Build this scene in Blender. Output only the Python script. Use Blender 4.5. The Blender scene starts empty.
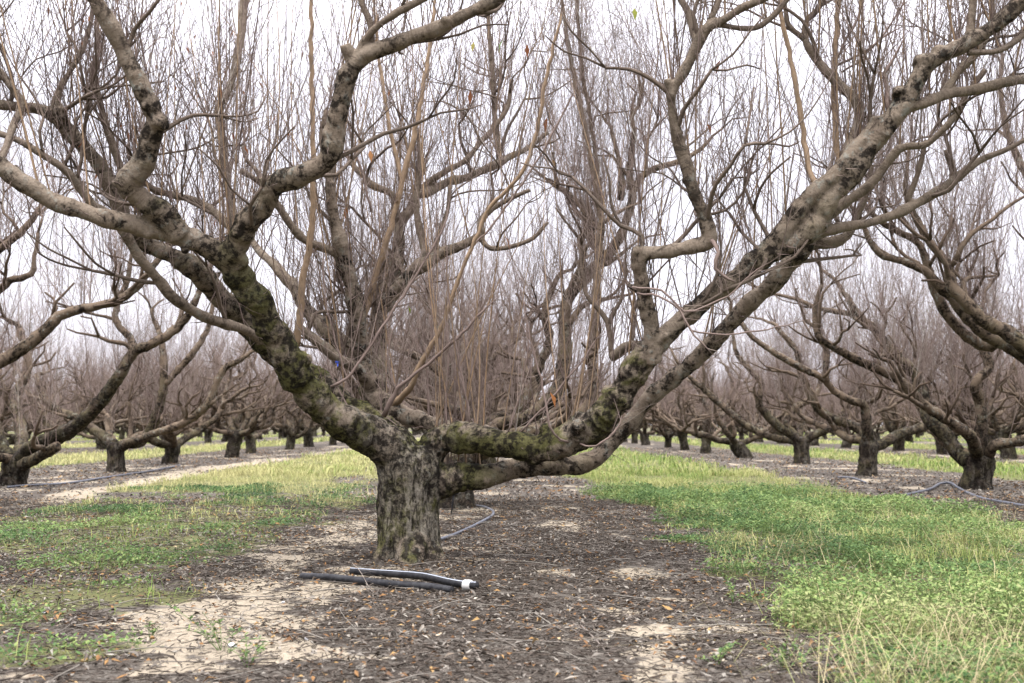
import bpy, bmesh, math, random
import numpy as np
from mathutils import Vector, noise as mnoise

random.seed(7)
RNG = np.random.default_rng(11)
SC = bpy.context.scene
COL = SC.collection

# ------------------------------------------------------------------ camera geometry
F = 1150.0
CAMH = 0.80
PITCH = math.atan((425 - 341.5) / F)
YAW = (512 - 500) / F
f0 = np.array([math.sin(YAW), math.cos(YAW), 0.0])
rv = np.array([math.cos(YAW), -math.sin(YAW), 0.0])
zz = np.array([0, 0, 1.0])
fw = f0 * math.cos(PITCH) + zz * math.sin(PITCH)
up = -f0 * math.sin(PITCH) + zz * math.cos(PITCH)
CAM = np.array([0, 0, CAMH])


def ray(px, py):
    return fw + rv * ((px - 512) / F) + up * ((341.5 - py) / F)


def P(px, py, d):
    r = ray(px, py)
    return CAM + r * (d / float(r @ f0))


def G(px, py, z=0.0):
    r = ray(px, py)
    return CAM + r * ((z - CAMH) / r[2])


ROW0, ROWS, S = -0.47, 6.35, 4.4          # row offset, row spacing, spacing in the row


# ------------------------------------------------------------------ numpy noise
def _hash(ix, iy, seed):
    h = (ix.astype(np.int64) * 374761393 + iy.astype(np.int64) * 668265263 + seed * 974634777) & 0x7fffffff
    h = ((h ^ (h >> 13)) * 1274126177) & 0x7fffffff
    return ((h ^ (h >> 16)) & 0xffff) / 65535.0


def vnoise(x, y, seed=0):
    ix, iy = np.floor(x), np.floor(y)
    fx, fy = x - ix, y - iy
    fx = fx * fx * (3 - 2 * fx)
    fy = fy * fy * (3 - 2 * fy)
    a = _hash(ix, iy, seed); b = _hash(ix + 1, iy, seed)
    c = _hash(ix, iy + 1, seed); d = _hash(ix + 1, iy + 1, seed)
    return (a * (1 - fx) + b * fx) * (1 - fy) + (c * (1 - fx) + d * fx) * fy


def fbm(x, y, seed=0, oct=4):
    s, a, t = 0, 0.5, 0
    for k in range(oct):
        s = s + a * vnoise(x * 2 ** k, y * 2 ** k, seed + k * 17)
        t += a
        a *= 0.5
    return s / t


def sstep(a, b, x):
    t = np.clip((x - a) / (b - a), 0, 1)
    return t * t * (3 - 2 * t)


# ------------------------------------------------------------------ mesh helpers
def mesh_np(name, verts, faces=None, tris=None, quads=None, attrs=None, smooth=True):
    me = bpy.data.meshes.new(name)
    verts = np.asarray(verts, dtype=np.float32)
    me.vertices.add(len(verts))
    me.vertices.foreach_set('co', verts.ravel())
    idx, tot = [], []
    if quads is not None and len(quads):
        idx.append(np.asarray(quads).ravel()); tot.append(np.full(len(quads), 4))
    if tris is not None and len(tris):
        idx.append(np.asarray(tris).ravel()); tot.append(np.full(len(tris), 3))
    idx = np.concatenate(idx).astype(np.int32)
    tot = np.concatenate(tot).astype(np.int32)
    start = np.concatenate([[0], np.cumsum(tot)[:-1]]).astype(np.int32)
    me.loops.add(len(idx))
    me.loops.foreach_set('vertex_index', idx)
    me.polygons.add(len(tot))
    me.polygons.foreach_set('loop_start', start)
    me.polygons.foreach_set('loop_total', tot)
    if smooth:
        me.polygons.foreach_set('use_smooth', np.ones(len(tot), dtype=bool))
    for k, v in (attrs or {}).items():
        at = me.attributes.new(k, 'FLOAT', 'POINT')
        at.data.foreach_set('value', np.asarray(v, dtype=np.float32))
    me.update(calc_edges=True)
    return me


def obj(name, me, mat=None, parent=None, loc=None):
    o = bpy.data.objects.new(name, me)
    COL.objects.link(o)
    if mat is not None and me is not None and len(me.materials) == 0:
        me.materials.append(mat)
    if parent is not None:
        o.parent = parent
    if loc is not None:
        o.location = loc
    return o


def tag(o, label=None, cat=None, group=None, kind=None):
    if label: o['label'] = label
    if cat: o['category'] = cat
    if group: o['group'] = group
    if kind: o['kind'] = kind
    return o


def empty(name, loc, rz=0.0, sc=1.0):
    o = bpy.data.objects.new(name, None)
    COL.objects.link(o)
    o.location = loc
    o.rotation_euler = (0, 0, rz)
    o.scale = (sc, sc, sc)
    o.empty_display_size = 0.1
    return o


class Geo:
    """collects tube / leaf geometry, becomes ONE mesh"""
    def __init__(self):
        self.v, self.q, self.t, self.a, self.n = [], [], [], {'rad': [], 'along': [], 'rnd': []}, 0

    def add(self, v, quads=None, tris=None, rad=None, along=None, rnd=None):
        m = len(v)
        self.v.append(v)
        if quads is not None: self.q.append(quads + self.n)
        if tris is not None: self.t.append(tris + self.n)
        for k, val in (('rad', rad), ('along', along), ('rnd', rnd)):
            self.a[k].append(np.zeros(m) if val is None else np.broadcast_to(np.asarray(val, float), (m,)))
        self.n += m

    def build(self, name, off=None, smooth=True):
        v = np.concatenate(self.v)
        if off is not None: v = v - np.asarray(off)
        q = np.concatenate(self.q) if self.q else None
        t = np.concatenate(self.t) if self.t else None
        return mesh_np(name, v, quads=q, tris=t, attrs={k: np.concatenate(x) for k, x in self.a.items()}, smooth=smooth)


def norm(a):
    return a / np.maximum(np.linalg.norm(a, axis=-1, keepdims=True), 1e-9)


def tubes(geo, pts, rad, sides=3, rnd=None):
    """pts (n,m,3) rad (n,m): n tubes of m rings each, vectorised; open ends pinched by small radius"""
    n, m, _ = pts.shape
    tan = np.empty_like(pts)
    tan[:, 1:-1] = pts[:, 2:] - pts[:, :-2]
    tan[:, 0] = pts[:, 1] - pts[:, 0]
    tan[:, -1] = pts[:, -1] - pts[:, -2]
    tan = norm(tan)
    ref = np.zeros((n, 1, 3)); ref[..., 0] = 0.83; ref[..., 1] = 0.55
    bad = np.abs((tan * ref).sum(-1)).max(1) > 0.9
    ref[bad] = (0, 0.1, 1)
    u = norm(np.cross(tan, np.broadcast_to(ref, pts.shape)))
    w = np.cross(tan, u)
    ang = np.arange(sides) * 2 * np.pi / sides
    v = pts[:, :, None, :] + rad[:, :, None, None] * (u[:, :, None, :] * np.cos(ang)[None, None, :, None] + w[:, :, None, :] * np.sin(ang)[None, None, :, None])
    idx = np.arange(n * m * sides).reshape(n, m, sides)
    a = idx[:, :-1, :]; b = idx[:, 1:, :]
    a2 = np.roll(a, -1, axis=2); b2 = np.roll(b, -1, axis=2)
    q = np.stack([a, a2, b2, b], -1).reshape(-1, 4)
    seg = np.linalg.norm(np.diff(pts, axis=1), axis=-1)
    al = np.concatenate([np.zeros((n, 1)), np.cumsum(seg, 1)], 1)
    geo.add(v.reshape(-1, 3), quads=q,
            rad=np.repeat(rad.reshape(-1), sides), along=np.repeat(al.reshape(-1), sides),
            rnd=None if rnd is None else np.repeat(rnd, m * sides))


def tube1(geo, pts, rad, sides=8, rnd=0.5, cap=True, bumps=0.0, seed=0):
    """one closed tube with parallel-transported rings"""
    pts = np.asarray(pts, float); rad = np.asarray(rad, float)
    m = len(pts)
    tan = np.gradient(pts, axis=0); tan = norm(tan)
    u = np.cross(tan[0], [0.3, 0.9, 0.2]); u /= np.linalg.norm(u)
    us = []
    for k in range(m):
        u = u - tan[k] * (u @ tan[k]); u /= np.linalg.norm(u); us.append(u)
    us = np.array(us); ws = np.cross(tan, us)
    ang = np.arange(sides) * 2 * np.pi / sides
    rr = rad[:, None] * np.ones(sides)
    if bumps:
        rg = np.random.default_rng(seed)
        rr = rr * (1 + bumps * rg.normal(size=(m, sides)))
        rr = rr * (1 + 0.5 * bumps * np.repeat(rg.normal(size=(m, 1)), sides, 1))
    v = pts[:, None] + rr[..., None] * (us[:, None] * np.cos(ang)[None, :, None] + ws[:, None] * np.sin(ang)[None, :, None])
    idx = np.arange(m * sides).reshape(m, sides)
    a, b = idx[:-1], idx[1:]
    q = np.stack([a, np.roll(a, -1, 1), np.roll(b, -1, 1), b], -1).reshape(-1, 4)
    al = np.concatenate([[0], np.cumsum(np.linalg.norm(np.diff(pts, axis=0), axis=1))])
    v = v.reshape(-1, 3); R = np.repeat(rad, sides); A = np.repeat(al, sides)
    t = None
    if cap:
        v = np.concatenate([v, pts[:1], pts[-1:]]); R = np.concatenate([R, rad[:1], rad[-1:]]); A = np.concatenate([A, al[:1], al[-1:]])
        c0, c1 = m * sides, m * sides + 1
        i0, i1 = idx[0], idx[-1]
        t = np.concatenate([np.stack([np.roll(i0, -1), i0, np.full(sides, c0)], -1), np.stack([i1, np.roll(i1, -1), np.full(sides, c1)], -1)])
    geo.add(v, quads=q, tris=t, rad=R, along=A, rnd=rnd)


def spline(pts, step):
    """Catmull-Rom through rows of pts (any columns), resampled about every step of the first three columns"""
    p = np.asarray(pts, float)
    if len(p) < 3:
        n = max(2, int(np.linalg.norm(p[-1, :3] - p[0, :3]) / step) + 1)
        t = np.linspace(0, 1, n)[:, None]
        return p[0] * (1 - t) + p[-1] * t
    q = np.vstack([2 * p[0] - p[1], p, 2 * p[-1] - p[-2]])
    out = []
    for i in range(len(p) - 1):
        a, b, c, d = q[i:i + 4]
        n = max(1, int(round(np.linalg.norm(c[:3] - b[:3]) / step)))
        for k in range(n):
            t = k / n
            out.append(0.5 * ((2 * b) + (c - a) * t + (2 * a - 5 * b + 4 * c - d) * t * t + (3 * b - a - 3 * c + d) * t ** 3))
    out.append(p[-1])
    return np.array(out)


# ------------------------------------------------------------------ materials
def new_mat(name):
    m = bpy.data.materials.new(name)
    m.use_nodes = True
    nt = m.node_tree
    b = nt.nodes['Principled BSDF']
    b.inputs['Roughness'].default_value = 0.85
    b.inputs['Specular IOR Level'].default_value = 0.03
    return m, nt, b


def N(nt, typ, **kw):
    n = nt.nodes.new(typ)
    for k, v in kw.items():
        setattr(n, k, v)
    return n


def L(nt, a, b):
    nt.links.new(a, b)


def noise_node(nt, vec, scale, detail=4, rough=0.55, dist=0.0):
    n = N(nt, 'ShaderNodeTexNoise')
    n.inputs['Scale'].default_value = scale
    n.inputs['Detail'].default_value = detail
    n.inputs['Roughness'].default_value = rough
    n.inputs['Distortion'].default_value = dist
    if vec is not None: L(nt, vec, n.inputs['Vector'])
    return n.outputs['Fac']


def mapr(nt, val, a, b, c=0.0, d=1.0):
    n = N(nt, 'ShaderNodeMapRange', interpolation_type='SMOOTHSTEP')
    L(nt, val, n.inputs[0])
    for k, x in enumerate((a, b, c, d)):
        n.inputs[k + 1].default_value = x
    return n.outputs[0]


def mixc(nt, fac, a, b):
    n = N(nt, 'ShaderNodeMix', data_type='RGBA')
    if isinstance(fac, (int, float)): n.inputs[0].default_value = fac
    else: L(nt, fac, n.inputs[0])
    for sock, x in ((n.inputs[6], a), (n.inputs[7], b)):
        if isinstance(x, (tuple, list)): sock.default_value = (*x, 1)
        else: L(nt, x, sock)
    return n.outputs[2]


def math_(nt, op, a, b=0.0):
    n = N(nt, 'ShaderNodeMath', operation=op)
    for k, x in enumerate((a, b)):
        if isinstance(x, (int, float)): n.inputs[k].default_value = x
        else: L(nt, x, n.inputs[k])
    return n.outputs[0]


def attr(nt, name):
    return N(nt, 'ShaderNodeAttribute', attribute_name=name).outputs['Fac']


def bump(nt, bsdf, height, strength, dist):
    n = N(nt, 'ShaderNodeBump')
    n.inputs['Strength'].default_value = strength
    n.inputs['Distance'].default_value = dist
    L(nt, height, n.inputs['Height'])
    L(nt, n.outputs[0], bsdf.inputs['Normal'])


def bark_material(name, moss=1.0, tint=(1, 1, 1), dark=1.0, furrow=1.0, oldc=(0.1544, 0.1367, 0.1038), told=(0.065, 0.19)):
    m, nt, b = new_mat(name)
    pos = N(nt, 'ShaderNodeTexCoord').outputs['Object']
    rad = attr(nt, 'rad'); al = attr(nt, 'along')
    sep = N(nt, 'ShaderNodeSeparateXYZ'); L(nt, pos, sep.inputs[0])
    def stretched(ka, kp):
        cmb = N(nt, 'ShaderNodeCombineXYZ')
        L(nt, math_(nt, 'MULTIPLY', al, ka), cmb.inputs[0])
        L(nt, math_(nt, 'MULTIPLY', math_(nt, 'ADD', sep.outputs[0], math_(nt, 'MULTIPLY', sep.outputs[1], 0.7)), kp), cmb.inputs[1])
        L(nt, math_(nt, 'MULTIPLY', math_(nt, 'ADD', sep.outputs[2], sep.outputs[1]), kp), cmb.inputs[2])
        return cmb.outputs[0]
    T = lambda c: tuple(c[i] * tint[i] for i in range(3))
    young, mid, old = T((0.1023, 0.08031, 0.06442)), T((0.1655, 0.1347, 0.1018)), oldc
    limb = mapr(nt, rad, 0.012, 0.045)
    c = mixc(nt, mapr(nt, rad, 0.006, 0.026), young, mid)
    thick = mapr(nt, rad, *told)
    c = mixc(nt, thick, c, old)
    n0 = noise_node(nt, pos, 9.0, 6, 0.65)
    c = mixc(nt, mapr(nt, n0, 0.40, 0.66, 0, 0.5), c, mixc(nt, 0.7, c, T((0.14, 0.105, 0.075))))
    # lenticel bands across the limb, two widths
    nb = noise_node(nt, stretched(95.0, 15.0), 1.0, 4, 0.65)
    c = mixc(nt, mapr(nt, nb, 0.53, 0.65, 0, 0.45), c, T((0.075, 0.055, 0.04)))
    nb2 = noise_node(nt, stretched(19.0, 6.0), 1.0, 5, 0.65)
    c = mixc(nt, math_(nt, 'MULTIPLY', mapr(nt, nb2, 0.58, 0.67, 0, 0.55), limb), c, T((0.06, 0.046, 0.036)))
    # pale lichen
    nl = noise_node(nt, pos, 21.0, 7, 0.7)
    n6 = noise_node(nt, pos, 3.6, 3, 0.5)
    c = mixc(nt, math_(nt, 'MULTIPLY', math_(nt, 'MULTIPLY', mapr(nt, nl, 0.53, 0.62, 0, 0.85), mapr(nt, n6, 0.44, 0.58)), limb), c, (0.1786, 0.1786, 0.1518))
    # moss
    off = N(nt, 'ShaderNodeVectorMath', operation='ADD'); L(nt, pos, off.inputs[0]); off.inputs[1].default_value = (0.6375, 0.6375, 0.6375)
    n2 = noise_node(nt, off.outputs[0], 3.4, 9, 0.72, 0.4)
    c = mixc(nt, math_(nt, 'MULTIPLY', mapr(nt, n2, 0.43, 0.55, 0, 0.9 * moss), mapr(nt, rad, 0.05, 0.085)), c, (0.06469, 0.06469, 0.01969))
    # black algae and old wounds
    n1 = noise_node(nt, pos, 5.0, 9, 0.72, 0.5)
    n4 = noise_node(nt, pos, 24.0, 5, 0.7)
    blk = math_(nt, 'MULTIPLY', mapr(nt, math_(nt, 'ADD', n1, mapr(nt, rad, 0.055, 0.085, 0.0, 0.045)), 0.452, 0.555, 0, 0.93 * dark), mapr(nt, n4, 0.40, 0.56, 0.2, 1.0))
    c = mixc(nt, math_(nt, 'MULTIPLY', blk, limb), c, (0.006075, 0.00521, 0.00434))
    # furrows of the old trunk, running up the stem
    mp = N(nt, 'ShaderNodeMapping'); L(nt, pos, mp.inputs[0]); mp.inputs['Scale'].default_value = (1, 1, 0.30)
    nf = noise_node(nt, mp.outputs[0], 34.0, 7, 0.7, 0.7)
    c = mixc(nt, math_(nt, 'MULTIPLY', mapr(nt, nf, 0.50, 0.60, 0, 0.72 * furrow), thick), c, (0.006945, 0.00586, 0.004774))
    nw = noise_node(nt, mp.outputs[0], 7.0, 7, 0.7, 0.3)
    c = mixc(nt, math_(nt, 'MULTIPLY', math_(nt, 'MULTIPLY', mapr(nt, nw, 0.50, 0.60, 0, 0.8 * moss), mapr(nt, nf, 0.60, 0.44)), thick), c, (0.1693, 0.1519, 0.1215))
    # grain
    n3 = noise_node(nt, pos, 80.0, 5, 0.75)
    c = mixc(nt, math_(nt, 'MULTIPLY', mapr(nt, n3, 0.42, 0.62), mapr(nt, rad, 0.05, 0.10, 0.28, 0.6)), c, mixc(nt, 0.72, c, (0.006125, 0.0049, 0.00392)))
    L(nt, c, b.inputs['Base Color'])
    h = math_(nt, 'ADD', math_(nt, 'MULTIPLY', n3, 0.4), math_(nt, 'ADD', math_(nt, 'MULTIPLY', nl, 0.7), math_(nt, 'MULTIPLY', nb, 0.35)))
    h = math_(nt, 'SUBTRACT', h, math_(nt, 'MULTIPLY', math_(nt, 'MULTIPLY', nf, thick), 1.3))
    bump(nt, b, h, 0.9, 0.012)
    b.inputs['Roughness'].default_value = 0.9
    return m


def ramp_material(name, stops, attrn='rnd', rough=0.8, trans=0.0, grain=0.0):
    m, nt, b = new_mat(name)
    r = N(nt, 'ShaderNodeValToRGB')
    el = r.color_ramp.elements
    while len(el) < len(stops): el.new(0.5)
    for e, (p, c) in zip(el, stops):
        e.position = p; e.color = (*c, 1)
    L(nt, attr(nt, attrn), r.inputs[0])
    c = r.outputs[0]
    if grain:
        n = noise_node(nt, N(nt, 'ShaderNodeTexCoord').outputs['Object'], grain, 3)
        c = mixc(nt, mapr(nt, n, 0.35, 0.7, 0, 0.5), c, mixc(nt, 0.6, c, (0.03, 0.025, 0.02)))
    L(nt, c, b.inputs['Base Color'])
    b.inputs['Roughness'].default_value = rough
    if trans:
        t = N(nt, 'ShaderNodeBsdfTranslucent'); L(nt, c, t.inputs[0])
        mx = N(nt, 'ShaderNodeMixShader'); mx.inputs[0].default_value = trans
        L(nt, b.outputs[0], mx.inputs[1]); L(nt, t.outputs[0], mx.inputs[2])
        L(nt, mx.outputs[0], nt.nodes['Material Output'].inputs[0])
    return m


def flat_material(name, col, rough=0.6, scale=30.0, amt=0.3, spec=0.12):
    m, nt, b = new_mat(name)
    n = noise_node(nt, N(nt, 'ShaderNodeTexCoord').outputs['Object'], scale, 4)
    c = mixc(nt, mapr(nt, n, 0.35, 0.7, 0, amt), col, tuple(min(1, x * 0.4 + 0.12) for x in col))
    L(nt, c, b.inputs['Base Color'])
    b.inputs['Roughness'].default_value = rough
    b.inputs['Specular IOR Level'].default_value = spec
    return m


M_BARK = bark_material('bark')
M_BARK2 = bark_material('bark_far', 0.35, (0.663, 0.6205, 0.5865), 1.0, 0.9, (0.0315, 0.02604, 0.021), (0.055, 0.115))
M_SHOOT = ramp_material('shoot', [(0, (0.07936, 0.05853, 0.0492)), (0.4, (0.1401, 0.1048, 0.08903)), (0.75, (0.1727, 0.139, 0.1148)), (1, (0.2054, 0.1878, 0.1594))], rough=0.6)
M_TAN = ramp_material('tan_shoot', [(0, (0.1981, 0.1339, 0.07956)), (1, (0.2421, 0.1767, 0.1179))], rough=0.55, grain=25)

# ------------------------------------------------------------------ ground masks (rows of trees, alleys, sand, weeds)
SAND_SPOTS = [(G(205, 625), 0.42, 0.62), (G(290, 655), 0.25, 0.25), (G(262, 583), 0.30, 0.40), (G(335, 540), 0.30, 0.7), (G(300, 560), 0.3, 0.4), (G(240, 605), 0.3, 0.3), (G(225, 650), 0.4, 0.3), (G(320, 590), 0.25, 0.3), (G(345, 525), 0.3, 0.6), (G(275, 620), 0.25, 0.3),
              (G(655, 632), 0.22, 0.12), (G(725, 628), 0.14, 0.12), (G(640, 575), 0.20, 0.25), (G(690, 600), 0.16, 0.10), (G(470, 510), 0.25, 0.45), (G(350, 505), 0.3, 0.6),
              (G(370, 660), 0.16, 0.07), (G(580, 640), 0.14, 0.05), (G(470, 560), 0.22, 0.12), (G(165, 665), 0.22, 0.18), (G(735, 655), 0.15, 0.06)]

GREEN_SPOTS = [(G(60, 540), 0.9, 1.2), (G(150, 525), 0.8, 1.5), (G(255, 520), 0.7, 1.4), (G(30, 655), 0.45, 0.35), (G(95, 592), 0.5, 0.5), (G(40, 600), 0.5, 0.5), (G(190, 545), 0.5, 0.8), (G(330, 505), 0.5, 1.2), (G(110, 560), 0.5, 0.7)]


def masks(x, y):
    n1 = fbm(x * 0.9, y * 0.9, 3) - 0.5
    n2 = fbm(x * 3.1, y * 3.1, 9) - 0.5
    n3 = fbm(x * 8.0, y * 8.0, 23) - 0.5
    k = np.round((x - ROW0) / ROWS)
    u = x - ROW0 - k * ROWS
    au = np.abs(u)
    wob = n1 * 0.9 + n2 * 0.55 + n3 * 0.2
    green = sstep(1.40, 2.1, au + wob + n2 * 0.5)
    near_left = sstep(-6.9, -6.2, x) * (1 - sstep(-2.3, -1.7, x))
    patch = sstep(-0.14, 0.10, n1 * 0.9 + n2 * 0.9 + 0.06)
    band = sstep(-4.5, -3.9, x + wob * 0.8) * (1 - sstep(-2.05, -1.35, x + wob * 1.1))
    far = sstep(11.5, 15.0, y + wob * 3)
    gl = np.maximum(band * (0.72 * patch + 0.08 + 0.2 * far), green * far * (1 - sstep(-4.6, -5.0, x)))
    green = np.where((x > -6.9) & (x < -1.0), gl, green)
    for (g, rx, ry) in GREEN_SPOTS:
        dd = np.sqrt(((x - g[0]) / rx) ** 2 + ((y - g[1]) / ry) ** 2)
        green = np.maximum(green, 0.85 * (1 - sstep(0.5, 1.2, dd + n2 * 1.6 + n3 * 0.8)))
    # sandy wheel track on the left and spots of bare sand
    tc_ = np.interp(y, [6, 10.6, 14.2, 22, 31, 60], [-4.25, -4.55, -4.9, -5.4, -4.9, -4.9])
    tr = 1 - sstep(0.16, 0.50, np.abs(x - tc_ - n1 * 0.5) + n2 * 0.6)
    tr = tr * (y > 4) * sstep(0.30, 0.44, fbm(x * 0.6, y * 0.3, 71))
    sand = tr * 0.9
    for (g, rx, ry) in SAND_SPOTS:
        dd = np.sqrt(((x - g[0]) / rx) ** 2 + ((y - g[1]) / ry) ** 2)
        sand = np.maximum(sand, (1 - sstep(0.55, 1.15, dd + n2 * 1.7 + n3 * 0.9)))
    strip = 1 - sstep(1.2, 1.7, au + wob)
    sp = sstep(0.575, 0.69, fbm(x * 1.9 + 5, y * 1.9, 41, 5))
    sand = np.maximum(sand, sp * 0.8 * strip)
    sand = sand * (1 - 0.7 * green)
    return sand, green


def hgt(x, y):
    return 0.035 * np.exp(-(((x + 0.53) / 0.42) ** 2 + ((y - 6.72) / 0.42) ** 2)) + 0.030 * (fbm(x * 0.8, y * 0.8, 5) - 0.5) + 0.022 * (fbm(x * 4.5, y * 4.5, 6) - 0.5)


def build_ground():
    def axis(a, b, st, lo, hi, grow):
        xs = list(np.arange(a, b, st))
        s_ = st
        left = []; x = a
        while x > lo:
            s_ *= grow; x -= s_; left.append(x)
        s_ = st; x = xs[-1]; right = []
        while x < hi:
            s_ *= grow; x += s_; right.append(x)
        return np.array(left[::-1] + xs + right)
    xs = axis(-5.5, 5.5, 0.035, -700, 700, 1.06)
    ys = axis(3.2, 13.0, 0.035, -60, 1200, 1.055)
    X, Y = np.meshgrid(xs, ys, indexing='ij')
    sand, green = masks(X, Y)
    fade = np.clip(40 / np.maximum(np.hypot(X, Y), 1), 0, 1)
    Z = hgt(X, Y) * fade
    n, m = X.shape
    idx = np.arange(n * m).reshape(n, m)
    q = np.stack([idx[:-1, :-1], idx[1:, :-1], idx[1:, 1:], idx[:-1, 1:]], -1).reshape(-1, 4)
    me = mesh_np('ground', np.stack([X, Y, Z], -1).reshape(-1, 3), quads=q, attrs={'sand': sand.ravel(), 'green': green.ravel()})
    m_, nt, b = new_mat('orchard_soil')
    pos = N(nt, 'ShaderNodeNewGeometry').outputs['Position']
    s_ = attr(nt, 'sand'); g_ = attr(nt, 'green')
    nA = noise_node(nt, pos, 3.0, 8, 0.65)
    nB = noise_node(nt, pos, 26.0, 6, 0.7)
    nC = noise_node(nt, pos, 95.0, 4, 0.7)
    soil = mixc(nt, mapr(nt, nA, 0.35, 0.65), (0.05124, 0.04448, 0.03718), (0.08593, 0.07698, 0.0642))
    soil = mixc(nt, mapr(nt, nB, 0.42, 0.62), soil, (0.03305, 0.02566, 0.02028))
    soil = mixc(nt, mapr(nt, nC, 0.52, 0.66, 0, 0.7), soil, (0.1256, 0.1129, 0.09292))
    soil = mixc(nt, mapr(nt, nC, 0.47, 0.33, 0, 0.6), soil, (0.01652, 0.013, 0.01081))
    sd = mixc(nt, mapr(nt, nB, 0.3, 0.7), (0.227, 0.1955, 0.1444), (0.177, 0.15, 0.1094))
    sd = mixc(nt, mapr(nt, nC, 0.50, 0.64, 0, 0.75), sd, (0.07261, 0.05457, 0.0419))
    e = math_(nt, 'ADD', s_, math_(nt, 'MULTIPLY', math_(nt, 'SUBTRACT', nB, 0.5), 0.9))
    c = mixc(nt, mapr(nt, e, 0.35, 0.65), soil, sd)
    gr = mixc(nt, mapr(nt, nB, 0.35, 0.65), (0.05448, 0.0648, 0.02125), (0.1035, 0.0985, 0.04015))
    c = mixc(nt, mapr(nt, math_(nt, 'ADD', g_, math_(nt, 'MULTIPLY', math_(nt, 'SUBTRACT', nB, 0.5), 0.8)), 0.35, 0.8, 0, 0.75), c, gr)
    L(nt, c, b.inputs['Base Color'])
    b.inputs['Roughness'].default_value = 0.95
    bump(nt, b, math_(nt, 'ADD', nB, math_(nt, 'MULTIPLY', nC, 0.5)), 0.8, 0.02)
    o = obj('ground', me, m_)
    tag(o, kind='structure')


build_ground()


# ------------------------------------------------------------------ leaf-like scatter
def leaves(geo, pos, yaw, pitch, length, width, fold, rnd, roll=None, curl=None):
    """folded diamond leaves (two quads each): base, middle, tip, left, right"""
    n = len(pos)
    d = np.stack([np.cos(yaw) * np.cos(pitch), np.sin(yaw) * np.cos(pitch), np.sin(pitch)], -1)
    s_ = np.stack([-np.sin(yaw), np.cos(yaw), np.zeros(n)], -1)
    u = np.cross(d, s_)
    if roll is not None:
        s2 = s_ * np.cos(roll)[:, None] + u * np.sin(roll)[:, None]
        u = np.cross(d, s2); s_ = s2
    cz = (np.zeros(n) if curl is None else curl)[:, None]
    base = pos
    mid = pos + d * (length * 0.5)[:, None] + u * cz * length[:, None]
    tip = pos + d * length[:, None]
    lf = pos + d * (length * 0.45)[:, None] + s_ * (width * 0.5)[:, None] + u * (fold * width + cz[:, 0] * length)[:, None]
    rt = pos + d * (length * 0.45)[:, None] - s_ * (width * 0.5)[:, None] + u * (fold * width + cz[:, 0] * length)[:, None]
    v = np.stack([base, mid, tip, lf, rt], 1).reshape(-1, 3)
    i = np.arange(n)[:, None] * 5
    t = np.concatenate([i + np.array([[0, 1, 3]]), i + np.array([[1, 2, 3]]), i + np.array([[1, 0, 4]]), i + np.array([[2, 1, 4]])])
    geo.add(v, tris=t, rnd=np.repeat(rnd, 5))


def blades(geo, pos, yaw, h, lean, width, rnd):
    n = len(pos)
    dx = np.stack([np.cos(yaw), np.sin(yaw), np.zeros(n)], -1)
    s_ = np.stack([-np.sin(yaw), np.cos(yaw), np.zeros(n)], -1)
    z = np.array([0, 0, 1.0])
    b = pos - z * 0.01
    m1 = pos + z * (h * 0.55)[:, None] + dx * (h * lean * 0.3)[:, None]
    t1 = pos + z * (h * (1 - 0.35 * np.minimum(lean, 1.6)))[:, None] + dx * (h * lean)[:, None]
    w = (width * 0.5)[:, None] * s_
    v = np.stack([b - w, b + w, m1 + w * 0.8, m1 - w * 0.8, t1], 1).reshape(-1, 3)
    i = np.arange(n)[:, None] * 5
    geo.add(v, quads=i + np.array([[0, 1, 2, 3]]), tris=i + np.array([[3, 2, 4]]), rnd=np.repeat(rnd, 5))


def in_view(x, y, pad=1.8):
    c = x * rv[0] + y * rv[1]
    d = x * f0[0] + y * f0[1]
    return (np.abs(c) < d * 0.447 + pad) & (d > 3.2)


def scatter(n, x0, x1, y0, y1, prob):
    x = RNG.uniform(x0, x1, n); y = RNG.uniform(y0, y1, n)
    k = in_view(x, y)
    x, y = x[k], y[k]
    s_, g_ = masks(x, y)
    k = RNG.random(len(x)) < prob(x, y, s_, g_)
    x, y = x[k], y[k]
    return np.stack([x, y, hgt(x, y)], -1)


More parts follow.
